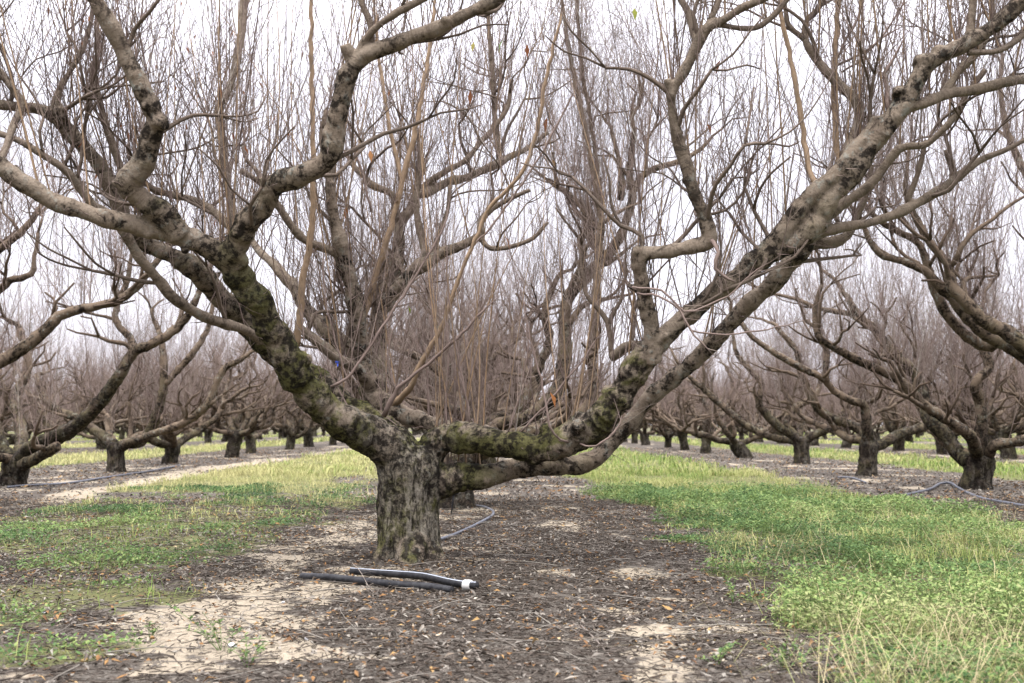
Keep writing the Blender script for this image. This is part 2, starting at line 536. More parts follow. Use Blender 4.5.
def build_ground_cover():
    U = lambda a, b, n: RNG.uniform(a, b, n)
    # ---- dead leaves and chips under the rows
    litter_geo = Geo()
    clump = lambda x, y: 0.35 + 1.3 * sstep(0.40, 0.62, fbm(x * 2.3, y * 2.3, 87))
    p = scatter(330000, -7.5, 7.0, 3.3, 12.8, lambda x, y, s_, g_: np.clip((1 - 0.66 * s_) * (1 - 0.72 * g_) * clump(x, y), 0, 1) * 0.62)
    n = len(p)
    p[:, 2] += U(0.0, 0.012, n)
    leaves(litter_geo, p, U(0, 6.28, n), U(-0.15, 0.4, n), U(0.012, 0.045, n), U(0.006, 0.016, n), U(-0.5, 0.6, n), U(0, 1, n) ** 1.3, U(-0.6, 0.6, n), U(-0.12, 0.22, n))
    # chips: small thin twiggy bits
    p = scatter(230000, -6.5, 6.5, 3.3, 12.0, lambda x, y, s_, g_: (1 - 0.75 * s_) * (1 - 0.75 * g_) * 0.5)
    n = len(p)
    p[:, 2] += U(0.002, 0.015, n)
    ya = U(0, 6.28, n); ln = U(0.02, 0.10, n)
    e = p + np.stack([np.cos(ya) * ln, np.sin(ya) * ln, U(-0.004, 0.016, n)], -1)
    m1 = (p + e) / 2 + RNG.normal(size=(n, 3)) * 0.004
    tubes(litter_geo, np.stack([p, m1, e], 1), np.repeat(U(0.0007, 0.0024, n)[:, None], 3, 1), 3, U(0.0, 0.35, n))
    # whole curled leaves and longer prunings
    p = scatter(8000, -5, 5, 3.3, 11, lambda x, y, s_, g_: (1 - 0.5 * s_) * (1 - 0.7 * g_) * 0.5)
    n = len(p); p[:, 2] += U(0.004, 0.02, n)
    leaves(litter_geo, p, U(0, 6.28, n), U(-0.1, 0.5, n), U(0.03, 0.062, n), U(0.009, 0.018, n), U(-0.6, 0.8, n), U(0.2, 0.97, n), U(-0.8, 0.8, n), U(-0.05, 0.32, n))
    p = scatter(2600, -5, 5, 3.3, 13, lambda x, y, s_, g_: (1 - 0.6 * g_) * 0.5)
    n = len(p); p[:, 2] += U(0.006, 0.02, n)
    ya = U(0, 6.28, n); ln = U(0.12, 0.5, n)
    e = p + np.stack([np.cos(ya) * ln, np.sin(ya) * ln, U(-0.006, 0.02, n)], -1)
    m1 = (p + e) / 2 + RNG.normal(size=(n, 3)) * np.array([0.02, 0.02, 0.006]) + [0, 0, 0.008]
    tubes(litter_geo, np.stack([p, m1, e], 1), np.repeat(U(0.0012, 0.003, n)[:, None], 3, 1) * np.array([1, .8, .5]), 4, U(0.4, 0.66, n))
    # farther litter under every row, bigger flakes
    p = scatter(420000, -26, 26, 12, 40, lambda x, y, s_, g_: (1 - 0.8 * s_) * (1 - g_) * 0.6 * np.clip(14 / y, 0, 1))
    n = len(p)
    leaves(litter_geo, p, U(0, 6.28, n), U(-0.1, 0.5, n), U(0.03, 0.08, n), U(0.012, 0.03, n), U(-0.5, 0.6, n), U(0, 1, n) ** 1.3, U(-0.6, 0.6, n), U(-0.1, 0.2, n))
    mat = ramp_material('leaf_litter', [(0.0, (0.02487, 0.02025, 0.01628)), (0.25, (0.06041, 0.04917, 0.03935)), (0.48, (0.1137, 0.1012, 0.0848)), (0.68, (0.1777, 0.1627, 0.1357)), (0.76, (0.08528, 0.047, 0.0251)), (0.90, (0.1563, 0.08677, 0.03731)), (0.965, (0.2203, 0.1446, 0.06106)), (1.0, (0.2701, 0.2459, 0.2035))], rough=0.8, trans=0.1)
    tag(obj('fallen_leaves', litter_geo.build('fallen_leaves', smooth=False), mat), 'dry brown and orange leaf litter with twig chips covering the soil under the trees', 'leaf litter', kind='stuff')

    # ---- low broad-leaved weeds (clover-like)
    g = Geo()
    dens = lambda x, y: sstep(0.34, 0.60, fbm(x * 1.7, y * 1.7, 51))
    p = scatter(430000, 0.6, 5.8, 3.3, 14.0, lambda x, y, s_, g_: np.clip(sstep(0.2, 0.8, g_) * (0.16 + 0.95 * dens(x, y)) * np.clip(1.3 - y / 16, 0.2, 1), 0, 1))
    p2 = scatter(150000, -5.2, -0.9, 3.3, 15.0, lambda x, y, s_, g_: np.clip(sstep(0.22, 0.7, g_) * (0.02 + 0.98 * dens(x, y) ** 2) * 0.75, 0, 1))
    for q, tall in ((p, 1.0), (p2, 0.55)):
        n = len(q)
        hh = (0.015 + 0.13 * sstep(0.25, 0.75, fbm(q[:, 0] * 2.0, q[:, 1] * 2.0, 63))) * tall * (0.5 + 0.5 * sstep(0.4, 0.9, masks(q[:, 0], q[:, 1])[1]))
        q[:, 2] += hh * U(0.1, 1.15, n)
        big = 1 + 0.35 * sstep(7, 12, q[:, 1])
        leaves(g, q, U(0, 6.28, n), U(-0.45, 0.8, n), U(0.011, 0.030, n) * big, U(0.007, 0.017, n) * big, U(-0.15, 0.3, n),
               np.clip(fbm(q[:, 0] * 1.1, q[:, 1] * 1.1, 77) * 1.35 - 0.22 + RNG.normal(size=n) * 0.19, 0, 1), U(-0.6, 0.6, n))
        k = RNG.random(n) < 0.22
        a = q[k].copy(); a[:, 2] = hgt(a[:, 0], a[:, 1]) - 0.01
        a[:, :2] += RNG.normal(size=(len(a), 2)) * 0.015
        tubes(g, np.stack([a, (a + q[k]) / 2 + RNG.normal(size=a.shape) * 0.006, q[k]], 1), np.full((len(a), 3), 0.0009), 3, np.full(len(a), 0.6))
    mat = ramp_material('weed_leaf', [(0, (0.02426, 0.04829, 0.01798)), (0.3, (0.05336, 0.09357, 0.03338)), (0.55, (0.08732, 0.1358, 0.04364)), (0.8, (0.1359, 0.1812, 0.05647)), (1, (0.194, 0.2112, 0.09242))], rough=0.55, trans=0.3)
    tag(obj('ground_weeds', g.build('ground_weeds', smooth=False), mat), 'low green broad-leaved weeds spreading over the alleys beside the tree row', 'weeds', kind='stuff')

    # ---- grass in the alleys
    g = Geo()
    def grass(q, hmin, hmax, wmin, wmax, off=0.0, lean=(0.3, 1.9), clump=1.0):
        n = len(q)
        c = np.clip(fbm(q[:, 0] * 0.7, q[:, 1] * 0.7, 33) * 0.9 - 0.1 + off + RNG.normal(size=n) * 0.18, 0, 1)
        hv = 0.25 + 1.2 * sstep(0.3, 0.72, fbm(q[:, 0] * 2.1, q[:, 1] * 2.1, 35))
        blades(g, q, U(0, 6.28, n), U(hmin, hmax, n) * hv, U(lean[0], lean[1], n), U(wmin, wmax, n), c)
    cl = lambda x, y: 0.15 + 0.95 * sstep(0.40, 0.62, fbm(x * 1.9, y * 1.9, 58))
    grass(scatter(42000, 0.8, 5.8, 3.3, 8.0, lambda x, y, s_, g_: sstep(0.2, 0.8, g_) * cl(x, y) * 0.8), 0.04, 0.15, 0.002, 0.0042, 0.42)
    grass(scatter(90000, 0.8, 8, 7.0, 20.0, lambda x, y, s_, g_: sstep(0.2, 0.8, g_) * cl(x, y) * 0.9), 0.03, 0.12, 0.003, 0.008, 0.38)
    grass(scatter(14000, -5, -0.9, 3.3, 9.5, lambda x, y, s_, g_: sstep(0.3, 0.9, g_) * cl(x, y) * 0.5), 0.03, 0.11, 0.002, 0.004, 0.3)
    grass(scatter(70000, -9, -0.9, 9.5, 22.0, lambda x, y, s_, g_: sstep(0.25, 0.9, g_) * cl(x, y) * np.clip((y - 8) / 7, 0.1, 1)), 0.03, 0.14, 0.003, 0.008, 0.66)
    grass(scatter(130000, -30, 0, 18.0, 48.0, lambda x, y, s_, g_: sstep(0.2, 0.8, g_) * np.clip(22 / y, 0, 1) * 0.8), 0.05, 0.17, 0.010, 0.022, 0.60)
    grass(scatter(130000, 0, 30, 18.0, 48.0, lambda x, y, s_, g_: sstep(0.2, 0.8, g_) * np.clip(22 / y, 0, 1) * 0.8), 0.05, 0.16, 0.010, 0.022, 0.28)
    grass(scatter(160000, -60, 60, 45.0, 125.0, lambda x, y, s_, g_: sstep(0.2, 0.8, g_) * np.clip(50 / y, 0, 1) * 0.8), 0.08, 0.20, 0.03, 0.06, 0.40)
    mat = ramp_material('grass_blade', [(0, (0.03164, 0.05734, 0.01511)), (0.3, (0.06853, 0.109, 0.02589)), (0.52, (0.1213, 0.1662, 0.04098)), (0.75, (0.1949, 0.2064, 0.07332)), (1, (0.2742, 0.258, 0.1165))], rough=0.6, trans=0.3)
    tag(obj('alley_grass', g.build('alley_grass', smooth=False), mat), 'short green and straw coloured grass growing in the alleys between tree rows', 'grass', kind='stuff')

    # ---- dry straw tufts at the lower right
    g = Geo()
    cs = [G(*c) for c in ((905, 690), (935, 665), (880, 668), (960, 640), (985, 690), (870, 640), (1010, 655), (850, 690), (940, 700), (915, 640))]
    cs += [np.array([x, y, 0]) for x, y in zip(U(1.3, 4.4, 70), U(3.5, 11.0, 70))]
    for k, c in enumerate(cs):
        n = 48 if k < 10 else 13
        q = np.array([[c[0], c[1], 0.0]]) + np.concatenate([RNG.normal(size=(n, 2)) * 0.15, np.zeros((n, 1))], 1) * np.array([[1.0, 1.0, 1.0]])
        blades(g, q, U(0, 6.28, n), U(0.10, 0.30, n), U(0.8, 3.0, n), U(0.0014, 0.0030, n), U(0, 1, n))
    mat = ramp_material('straw', [(0, (0.1958, 0.167, 0.09216)), (0.6, (0.288, 0.2419, 0.144)), (1, (0.1901, 0.2074, 0.08064))], rough=0.6, trans=0.25)
    tag(obj('dry_grass', g.build('dry_grass', smooth=False), mat), 'bleached dry grass tufts sprawling through the weeds at the lower right', 'dry grass', kind='stuff')


build_ground_cover()


# ------------------------------------------------------------------ shoots (long young twigs)
def rand_perp(d, rg):
    r = rg.normal(size=d.shape)
    r = r - d * (r * d).sum(-1, keepdims=True)
    return norm(r)


def shoots(geo, base, d, length, rad, rg, m=6, side=True, tint=0.0, sides_mul=1.0, sag=0.0, wob=0.075):
    """long curved shoots, bending upward, with alternate short side twigs"""
    n = len(base)
    if n == 0: return
    t = np.linspace(0, 1, m)
    bend = rand_perp(d, rg) * rg.normal(size=(n, 1)) * 0.10 + np.array([0, 0, 0.16]) * rg.uniform(0.0, 1.0, (n, 1))
    pts = base[:, None] + d[:, None] * (length[:, None] * t)[..., None] + bend[:, None] * (length[:, None] * t ** 2)[..., None]
    w = np.cumsum(rg.normal(size=(n, m, 3)), 1) * wob * length[:, None, None] / m
    pts = pts + w * t[None, :, None]
    r = rad[:, None] * (1 - 0.72 * t)[None]
    rnd = np.clip(rg.normal(0.42 + tint, 0.22, n), 0, 1)
    tubes(geo, pts, r, 3, rnd)
    if side:
        cnt = np.maximum(0, (length / 0.085 * sides_mul)).astype(int)
        own = np.repeat(np.arange(n), cnt)
        if len(own) == 0: return
        s_ = rg.uniform(0.10, 0.97, len(own))
        fi = s_ * (m - 1); i0 = np.minimum(fi.astype(int), m - 2); fr = (fi - i0)[:, None]
        b = pts[own, i0] * (1 - fr) + pts[own, i0 + 1] * fr
        ax = norm(pts[own, i0 + 1] - pts[own, i0])
        pr = rand_perp(ax, rg)
        a = rg.uniform(0.45, 1.25, (len(own), 1))
        dd = norm(ax * np.cos(a) + pr * np.sin(a))
        ln = rg.uniform(0.04, 0.46, len(own)) * (1.15 - s_)
        ln = ln * np.clip(length[own], 0.3, 1.2)
        t3 = np.linspace(0, 1, 3)
        p3 = b[:, None] + dd[:, None] * (ln[:, None] * t3)[..., None] + (np.array([0, 0, 0.18]) * (ln[:, None] * t3 ** 2)[..., None])
        r0 = np.minimum(r[own, i0] * 0.62, 0.0026)
        tubes(geo, p3, r0[:, None] * np.array([1, 0.8, 0.4])[None], 3, np.clip(rnd[own] + rg.normal(size=len(own)) * 0.1, 0, 1))


def sample_on(branches, spacing, rg, rmin=0.0, rmax=1.0, smin=0.0):
    """points on upper side of polyline branches: pos, outward tangent, radius"""
    B, T, R = [], [], []
    for b in branches:
        p = b[:, :3]; r = b[:, 3]
        seg = np.linalg.norm(np.diff(p, axis=0), axis=1)
        al = np.concatenate([[0], np.cumsum(seg)])
        if al[-1] <= 0.02: continue
        n = int(al[-1] / spacing * rg.uniform(0.8, 1.2)) + 1
        s_ = rg.uniform(smin, 1, n) * al[-1]
        for q in s_:
            i = min(np.searchsorted(al, q, side='right') - 1, len(seg) - 1)
            f = (q - al[i]) / max(seg[i], 1e-6)
            rr = r[i] * (1 - f) + r[i + 1] * f
            if rmin <= rr <= rmax:
                B.append(p[i] * (1 - f) + p[i + 1] * f); T.append((p[i + 1] - p[i]) / max(seg[i], 1e-6)); R.append(rr)
    return np.array(B).reshape(-1, 3), np.array(T).reshape(-1, 3), np.array(R)


def shoot_dirs(T, rg, upw=1.0, fwd=0.25, spread=0.36):
    n = len(T)
    d = np.array([0, 0, upw]) + T * fwd + rg.normal(size=(n, 3)) * np.array([spread, spread, spread * 0.5])
    d[:, 2] = np.maximum(d[:, 2], rg.uniform(-0.15, 0.35, n))
    return norm(d)


# ------------------------------------------------------------------ generic open-vase peach tree
def grow(p, d, r, length, level, rg, out, owner, H):
    step = 0.17 if level < 2 else 0.13
    n = max(3, int(length / step))
    pts = [np.array([*p, r])]
    r1 = r * (0.70 if level < 2 else 0.60)
    for k in range(n):
        kink = rg.normal(size=3) * (0.20 if level == 0 else 0.27)
        if rg.random() < 0.16: kink *= 2.6
        d = d + kink + np.array([0, 0, 0.10 if level == 0 else 0.07])
        d /= np.linalg.norm(d)
        if d[2] < 0.06: d[2] = 0.14
        p = p + d * step
        pts.append(np.array([*p, (r + (r1 - r) * (k + 1) / n)]))
        if level < 3 and k > 0 and rg.random() < (0.45 if level == 0 else 0.36) and k < n - 1:
            dd = d + rand_perp(d[None], rg)[0] * rg.uniform(0.7, 1.2) + np.array([0, 0, 0.25])
            grow(p.copy(), dd / np.linalg.norm(dd), max(0.006, pts[-1][3] * rg.uniform(0.68, 0.92)), length * rg.uniform(0.4, 0.75), level + 1, rg, out, owner, H)
    out.append((owner, level, np.array(pts)))
    if level < 3:
        for s_ in (1, -1):
            q = rand_perp(d[None], rg)[0]; q[2] *= 0.5
            dd = d + s_ * q * rg.uniform(0.35, 0.75) + np.array([0, 0, 0.15])
            grow(p.copy(), dd / np.linalg.norm(dd), r1 * rg.uniform(0.7, 0.9), length * rg.uniform(0.55, 0.8), level + 1, rg, out, owner, H)


def gen_skeleton(seed, azs=None, h0=None, lean=None):
    rg = np.random.default_rng(seed)
    H = h0 or rg.uniform(0.36, 0.62)
    r = rg.uniform(0.125, 0.19)
    ln = rg.normal(size=2) * 0.085 if lean is None else lean
    trunk = np.array([[0, 0, -0.06, r * 1.28], [0, 0, 0.05, r * 1.08], [ln[0] * 0.5, ln[1] * 0.5, H * 0.5, r * 0.97], [ln[0], ln[1], H * 0.95, r * 1.02], [ln[0], ln[1], H * 1.12, r * 0.72]])
    out = []
    if azs is None:
        k = rg.integers(3, 6)
        a0 = rg.uniform(0, 6.28)
        azs = [a0 + i * 2 * np.pi / k + rg.normal() * 0.32 for i in range(k)]
    for i, a in enumerate(azs):
        el = rg.uniform(0.15, 0.6)
        d = np.array([math.cos(a) * math.cos(el), math.sin(a) * math.cos(el), math.sin(el)])
        p = np.array([ln[0], ln[1], H * 0.95]) + d * 0.03
        grow(p, d, rg.uniform(0.065, 0.095), rg.uniform(1.15, 1.5), 0, rg, out, i, H)
    return trunk, out, rg


def branch_tube(geo, b, sides, seed=0, bumps=0.05):
    b = spline(b, 0.07 if b[0, 3] > 0.03 else 0.10)
    tube1(geo, b[:, :3], b[:, 3], sides, 0.5, True, bumps, seed)


def twigs_for(geo, br, rg, dens=1.0, thick=1.0, lmul=1.0, side=True, m=6):
    low = [b for (_, lv, b) in br if lv <= 1]
    hi = [b for (_, lv, b) in br if lv >= 2]
    B, T, R = sample_on(hi, 0.060 / dens, rg)
    n = len(B)
    if n:
        shoots(geo, B, shoot_dirs(T, rg), rg.uniform(0.3, 1.9, n) * lmul, rg.uniform(0.002, 0.0044, n) * thick, rg, m, side, 0.0, 0.5)
    B, T, R = sample_on(low, 0.085 / dens, rg, smin=0.3)
    n = len(B)
    if n:
        shoots(geo, B, shoot_dirs(T, rg, 1.0, 0.12, 0.3), rg.uniform(0.3, 1.9, n) * lmul, rg.uniform(0.002, 0.0048, n) * thick, rg, m, side, 0.0, 0.5)


VARIANTS = []


def make_variant(seed):
    trunk, br, rg = gen_skeleton(seed)
    v = {'n': max(o for o, _, _ in br) + 1}
    g = Geo(); t = spline(trunk, 0.05); tube1(g, t[:, :3], t[:, 3], 14, 0.5, True, 0.05, seed)
    v['trunk'] = g.build('peach_trunk'); v['trunk'].materials.append(M_BARK2)
    v['limbs'] = []
    gall = Geo()
    for k in range(v['n']):
        g = Geo()
        for j, (o, lv, b) in enumerate(br):
            if o != k: continue
            branch_tube(g, b, (9, 7, 5, 4)[lv], seed + j)
            branch_tube(gall, b, (6, 5, 4, 3)[lv], seed + j)
        me = g.build('peach_limb'); me.materials.append(M_BARK2); v['limbs'].append(me)
    g = Geo(); twigs_for(g, br, rg, 0.27, 1.15)
    v['crown'] = g.build('peach_crown'); v['crown'].materials.append(M_SHOOT)
    # far level of detail: fewer, thicker twigs, limbs in the same mesh
    nv = gall.n
    twigs_for(gall, br, rg, 0.22, 1.7, 1.0, True, 4)
    me = gall.build('peach_far_crown'); me.materials.append(M_BARK2); me.materials.append(M_SHOOT)
    first = np.zeros(len(me.loops), np.int32); me.loops.foreach_get('vertex_index', first)
    ls = np.zeros(len(me.polygons), np.int32); me.polygons.foreach_get('loop_start', ls)
    me.polygons.foreach_set('material_index', (first[ls] >= nv).astype(np.int32))
    v['far'] = me
    VARIANTS.append(v)


for s_ in (101, 207, 311, 419, 523, 631, 743, 857, 967):
    make_variant(s_)

ORD = ['first', 'second', 'third', 'fourth', 'fifth', 'sixth', 'seventh', 'eighth', 'ninth', 'tenth', 'eleventh', 'twelfth', 'thirteenth', 'fourteenth',
       'fifteenth', 'sixteenth', 'seventeenth', 'eighteenth', 'nineteenth', 'twentieth', 'twenty-first', 'twenty-second', 'twenty-third', 'twenty-fourth', 'twenty-fifth', 'twenty-sixth', 'twenty-seventh', 'twenty-eighth', 'twenty-ninth', 'thirtieth']
GROUP = 'bare peach trees of the orchard rows'


# ------------------------------------------------------------------ trees traced limb by limb from the photograph
def px_branch(pts, D):
    """(px, py, depth offset, radius px) -> world x,y,z,r"""
    out = []
    for x, y, dd, r in pts:
        d = D + dd
        q = P(x, y, d)
        out.append([*q, r * d / F * (0.86 if D > 8 else 1.0)])
    return np.array(out)


# each: base pixel, depth, trunk radius px, trunk top pixel, limbs [[(x,y,dd,r)...] ...] first list of each limb is the limb, others fork from it, generic azimuths
TRACED = {
    (-1, 10.9): dict(base=(-188, 509), top=(-186, 462), r=17, limbs=[
        [[(-180, 462, 0, 11), (-120, 430, -.2, 10), (-60, 398, -.3, 9), (0, 362, -.3, 8), (26, 346, -.3, 7.5), (47, 328, -.3, 7), (59, 316, -.3, 6), (78, 310, -.3, 5.5), (106, 304, -.3, 5), (126, 296, -.3, 5), (141, 282, -.3, 4.5), (155, 263, -.3, 4), (166, 246, -.2, 3)]],
        [[(-180, 460, 0, 11), (-130, 390, .5, 9), (-80, 325, .7, 7), (-30, 268, .7, 5.5), (0, 249, .7, 4.5), (20, 233, .7, 4), (35, 216, .7, 3.5), (44, 200, .8, 2.5)],
         [(-60, 335, .6, 6), (-25, 305, .4, 5), (0, 290, .4, 4.5), (10, 280, .4, 4.5), (31, 274, .4, 3.5), (35, 255, .4, 2.5), (38, 233, .4, 2)]]], az=[2.2, 3.6, 4.9]),
    (-1, 15.3): dict(base=(12, 486), top=(17, 461), r=13.5, limbs=[
        [[(18, 462, 0, 10), (34, 446, -.2, 9), (66, 433, -.4, 9), (87, 417, -.5, 8), (105, 396, -.6, 8), (121, 373, -.7, 7), (134, 352, -.7, 6), (158, 341, -.8, 5.5), (182, 323, -.8, 5), (196, 300, -.9, 4), (203, 280, -.9, 3)],
         [(134, 354, -.7, 5), (132, 341, -.6, 4.5), (116, 320, -.6, 4), (118, 304, -.6, 3.5), (126, 286, -.6, 3.5), (130, 263, -.6, 2.6)]],
        [[(20, 466, 0, 8), (29, 462, -.3, 7), (45, 453, -.5, 6.5), (58, 446, -.6, 6)]],
        [[(14, 460, 0, 9), (4, 452, .1, 9), (-2, 436, .2, 8), (-18, 400, .3, 7), (-40, 360, .4, 5), (-50, 320, .4, 3.5)]],
        [[(18, 460, 0, 8), (22, 435, .5, 7), (16, 399, .9, 6), (28, 365, 1.2, 5), (20, 330, 1.4, 4)]]], az=[4.3]),
    (-1, 19.8): dict(base=(116, 472), top=(116, 446), r=8.8, limbs=[
        [[(118, 448, 0, 7), (128, 444, -.1, 6), (142, 441, -.2, 6), (155, 420, -.3, 5.5), (163, 388, -.4, 5), (163, 352, -.4, 4), (158, 330, -.4, 3)],
         [(165, 384, -.4, 4), (192, 354, -.5, 4), (207, 330, -.5, 3.2), (214, 300, -.5, 2.5)]],
        [[(114, 446, 0, 7), (105, 438, .1, 6), (92, 428, .2, 5.5), (76, 417, .2, 5), (58, 410, .3, 4.5), (45, 399, .3, 4), (36, 375, .4, 3)]],
        [[(120, 446, 0, 5), (153, 434, -.7, 4.5), (184, 423, -.9, 4.5), (207, 405, -1, 4.5), (213, 391, -1, 4), (224, 369, -1, 4), (238, 361, -1, 3), (254, 350, -1, 2.4)]]], az=[1.3, 2.6]),
    (1, 10.9): dict(base=(1168, 509), top=(1165, 462), r=17, limbs=[
        [[(1160, 464, 0, 12), (1110, 410, -.2, 12), (1060, 368, -.3, 11), (1024, 346, -.3, 9.5), (1007, 332, -.3, 9), (985, 321, -.3, 8), (969, 305, -.3, 7), (952, 286, -.3, 7), (947, 264, -.3, 5), (930, 242, -.3, 4.5), (914, 215, -.3, 4), (906, 196, -.3, 3)],
         [(949, 268, -.3, 3.5), (961, 250, -.4, 3.2), (969, 236, -.4, 3), (978, 229, -.4, 2.5), (1010, 205, -.4, 2)]],
        [[(1160, 466, 0, 10), (1100, 415, .1, 10), (1040, 368, .1, 9), (1011, 346, .1, 9), (987, 335, .1, 8), (969, 319, .1, 7), (952, 299, .1, 6), (939, 286, .1, 6), (925, 270, .1, 5), (903, 262, .1, 4.5), (879, 253, .1, 4), (868, 237, .1, 3.5), (864, 222, .1, 2.5)],
         [(1000, 342, .3, 7), (985, 346, .4, 7), (963, 333, .4, 6), (947, 314, .4, 6), (935, 292, .4, 5.5), (928, 268, .4, 4.5), (919, 244, .4, 4), (897, 231, .4, 4), (875, 217, .4, 3.5), (862, 200, .4, 2.5)]],
        [[(1165, 462, 0, 10), (1120, 350, .9, 9), (1080, 270, 1.2, 7), (1040, 200, 1.3, 5.5), (1010, 140, 1.4, 4), (1000, 90, 1.4, 3)]]], az=[0.3, 1.4, 4.9]),
    (1, 14.8): dict(base=(976, 489), top=(980, 460), r=14.5, limbs=[
        [[(981, 462, 0, 9), (980, 448, -.1, 8), (982, 422, -.2, 6.8), (979, 401, -.2, 6.2), (975, 384, -.3, 5.6), (989, 368, -.3, 5.5), (983, 349, -.3, 5), (976, 325, -.3, 3.5), (984, 300, -.3, 2.6)]],
        [[(978, 458, 0, 8), (970, 436, -.5, 7), (951, 422, -.6, 6), (925, 406, -.7, 6), (911, 392, -.7, 6), (902, 382, -.7, 5.5), (879, 370, -.8, 5), (855, 359, -.8, 5), (832, 346, -.9, 4.5), (818, 335, -.9, 4), (815, 310, -.9, 3), (822, 285, -.9, 2.4)]],
        [[(972, 462, 0, 10), (960, 455, .2, 9), (944, 434, .3, 8.3), (929, 420, .4, 8), (924, 399, .5, 7), (914, 373, .5, 7), (900, 359, .5, 6), (883, 340, .6, 5.5), (874, 328, .6, 5), (860, 316, .6, 4.5), (842, 290, .6, 3)],
         [(870, 325, .6, 4), (850, 314, .7, 3.5), (822, 309, .7, 3), (800, 300, .7, 2.4)]],
        [[(986, 462, 0, 7), (993, 446, -.2, 6.5), (1019, 441, -.3, 6), (1050, 428, -.3, 5), (1075, 395, -.3, 4)]]], az=[1.0, 2.1]),
    (1, 18.8): dict(base=(867, 476), top=(869, 444), r=9.2, limbs=[
        [[(868, 446, 0, 7), (867, 429, -.1, 6.5), (864, 406, -.2, 5), (850, 400, -.3, 4.6), (834, 391, -.3, 4.2), (822, 378, -.4, 4), (792, 363, -.5, 4), (757, 341, -.5, 3), (740, 322, -.5, 2.4)],
         [(826, 382, -.4, 3.8), (826, 365, -.4, 3.6), (827, 350, -.4, 3.4), (818, 330, -.4, 2.5)]],
        [[(872, 447, 0, 6.5), (881, 445, .1, 6.3), (900, 434, .2, 6), (923, 427, .3, 5.5), (943, 416, .3, 5), (955, 392, .3, 4), (950, 365, .3, 3)]],
        [[(866, 442, 0, 6), (862, 431, .3, 5.8), (848, 424, .4, 5.5), (829, 417, .5, 5.5), (816, 405, .5, 5), (803, 378, .6, 4.5), (796, 350, .6, 3.2), (780, 330, .7, 2.4)]]], az=[1.2, 2.3]),
    (1, 23.0): dict(base=(802, 464), top=(801, 440), r=7.8, limbs=[
        [[(800, 442, 0, 6), (792, 435, -.1, 5), (779, 427, -.2, 5), (765, 413, -.2, 5), (759, 403, -.3, 4.2), (761, 383, -.3, 3.6), (752, 372, -.3, 3.4), (737, 354, -.3, 2.8), (733, 335, -.3, 2)]],
        [[(799, 442, 0, 5), (788, 440, .3, 4.5), (774, 438, .4, 4.2), (752, 429, .5, 4), (726, 409, .6, 4), (704, 389, .6, 3.5), (693, 380, .6, 3), (680, 365, .6, 2.2)]],
        [[(804, 441, 0, 5), (814, 435, -.1, 5), (827, 429, -.2, 5), (842, 415, -.3, 4), (848, 395, -.3, 3)]],
        [[(801, 440, 0, 5), (786, 424, .1, 4.2), (795, 408, .1, 4), (815, 396, .1, 3.4), (822, 375, .1, 2.6)]]], az=[1.4]),
    (0, 11.1): dict(base=(457, 509), top=(456, 468), r=17, limbs=[
        [[(460, 468, 0, 13), (474, 445, .1, 11), (493, 428, .2, 9), (513, 421, .2, 8.5), (532, 415, .3, 8.5), (548, 402, .3, 9), (560, 385, .3, 9), (565, 358, .3, 8.5), (565, 329, .3, 8), (567, 303, .3, 7.5), (578, 285, .3, 7), (596, 266, .3, 6.3), (612, 250, .3, 6), (624, 228, .3, 5), (631, 205, .3, 5), (635, 187, .3, 4.8), (646, 173, .3, 4), (660, 167, .2, 3.5), (680, 161, .2, 3.2), (700, 150, .2, 2.5)],
         [(620, 200, .3, 4.6), (622, 183, .3, 4.5), (619, 161, .3, 3), (612, 135, .3, 2.2)], [(631, 190, .3, 4.6), (630, 172, .3, 4.5), (631, 155, .3, 4)],
         [(606, 258, .3, 5), (591, 240, .1, 5.5), (590, 226, .1, 5.5), (591, 214, .1, 5.3)]],
        [[(462, 466, 0, 11), (500, 440, -.3, 9), (550, 428, -.5, 8.5), (583, 412, -.6, 8), (594, 392, -.6, 7), (592, 368, -.6, 6), (594, 329, -.6, 5.5), (597, 290, -.6, 5), (598, 250, -.6, 5), (602, 224, -.6, 4.3), (597, 195, -.6, 3.6), (589, 150, -.6, 3), (577, 90, -.6, 2.6), (566, 30, -.6, 2.2), (558, -30, -.6, 1.8)],
         [(602, 226, -.6, 3.5), (600, 190, -.5, 3), (592, 130, -.5, 2.5), (582, 67, -.5, 2.3), (577, 0, -.5, 2), (575, -40, -.5, 1.5)]],
        [[(456, 464, 0, 11), (478, 430, .8, 9), (512, 412, 1.1, 8), (531, 390, 1.2, 7), (539, 366, 1.2, 6), (549, 343, 1.2, 5), (545, 310, 1.2, 4), (556, 280, 1.2, 3)]]], az=[1.3, 2.1, 2.9]),
}


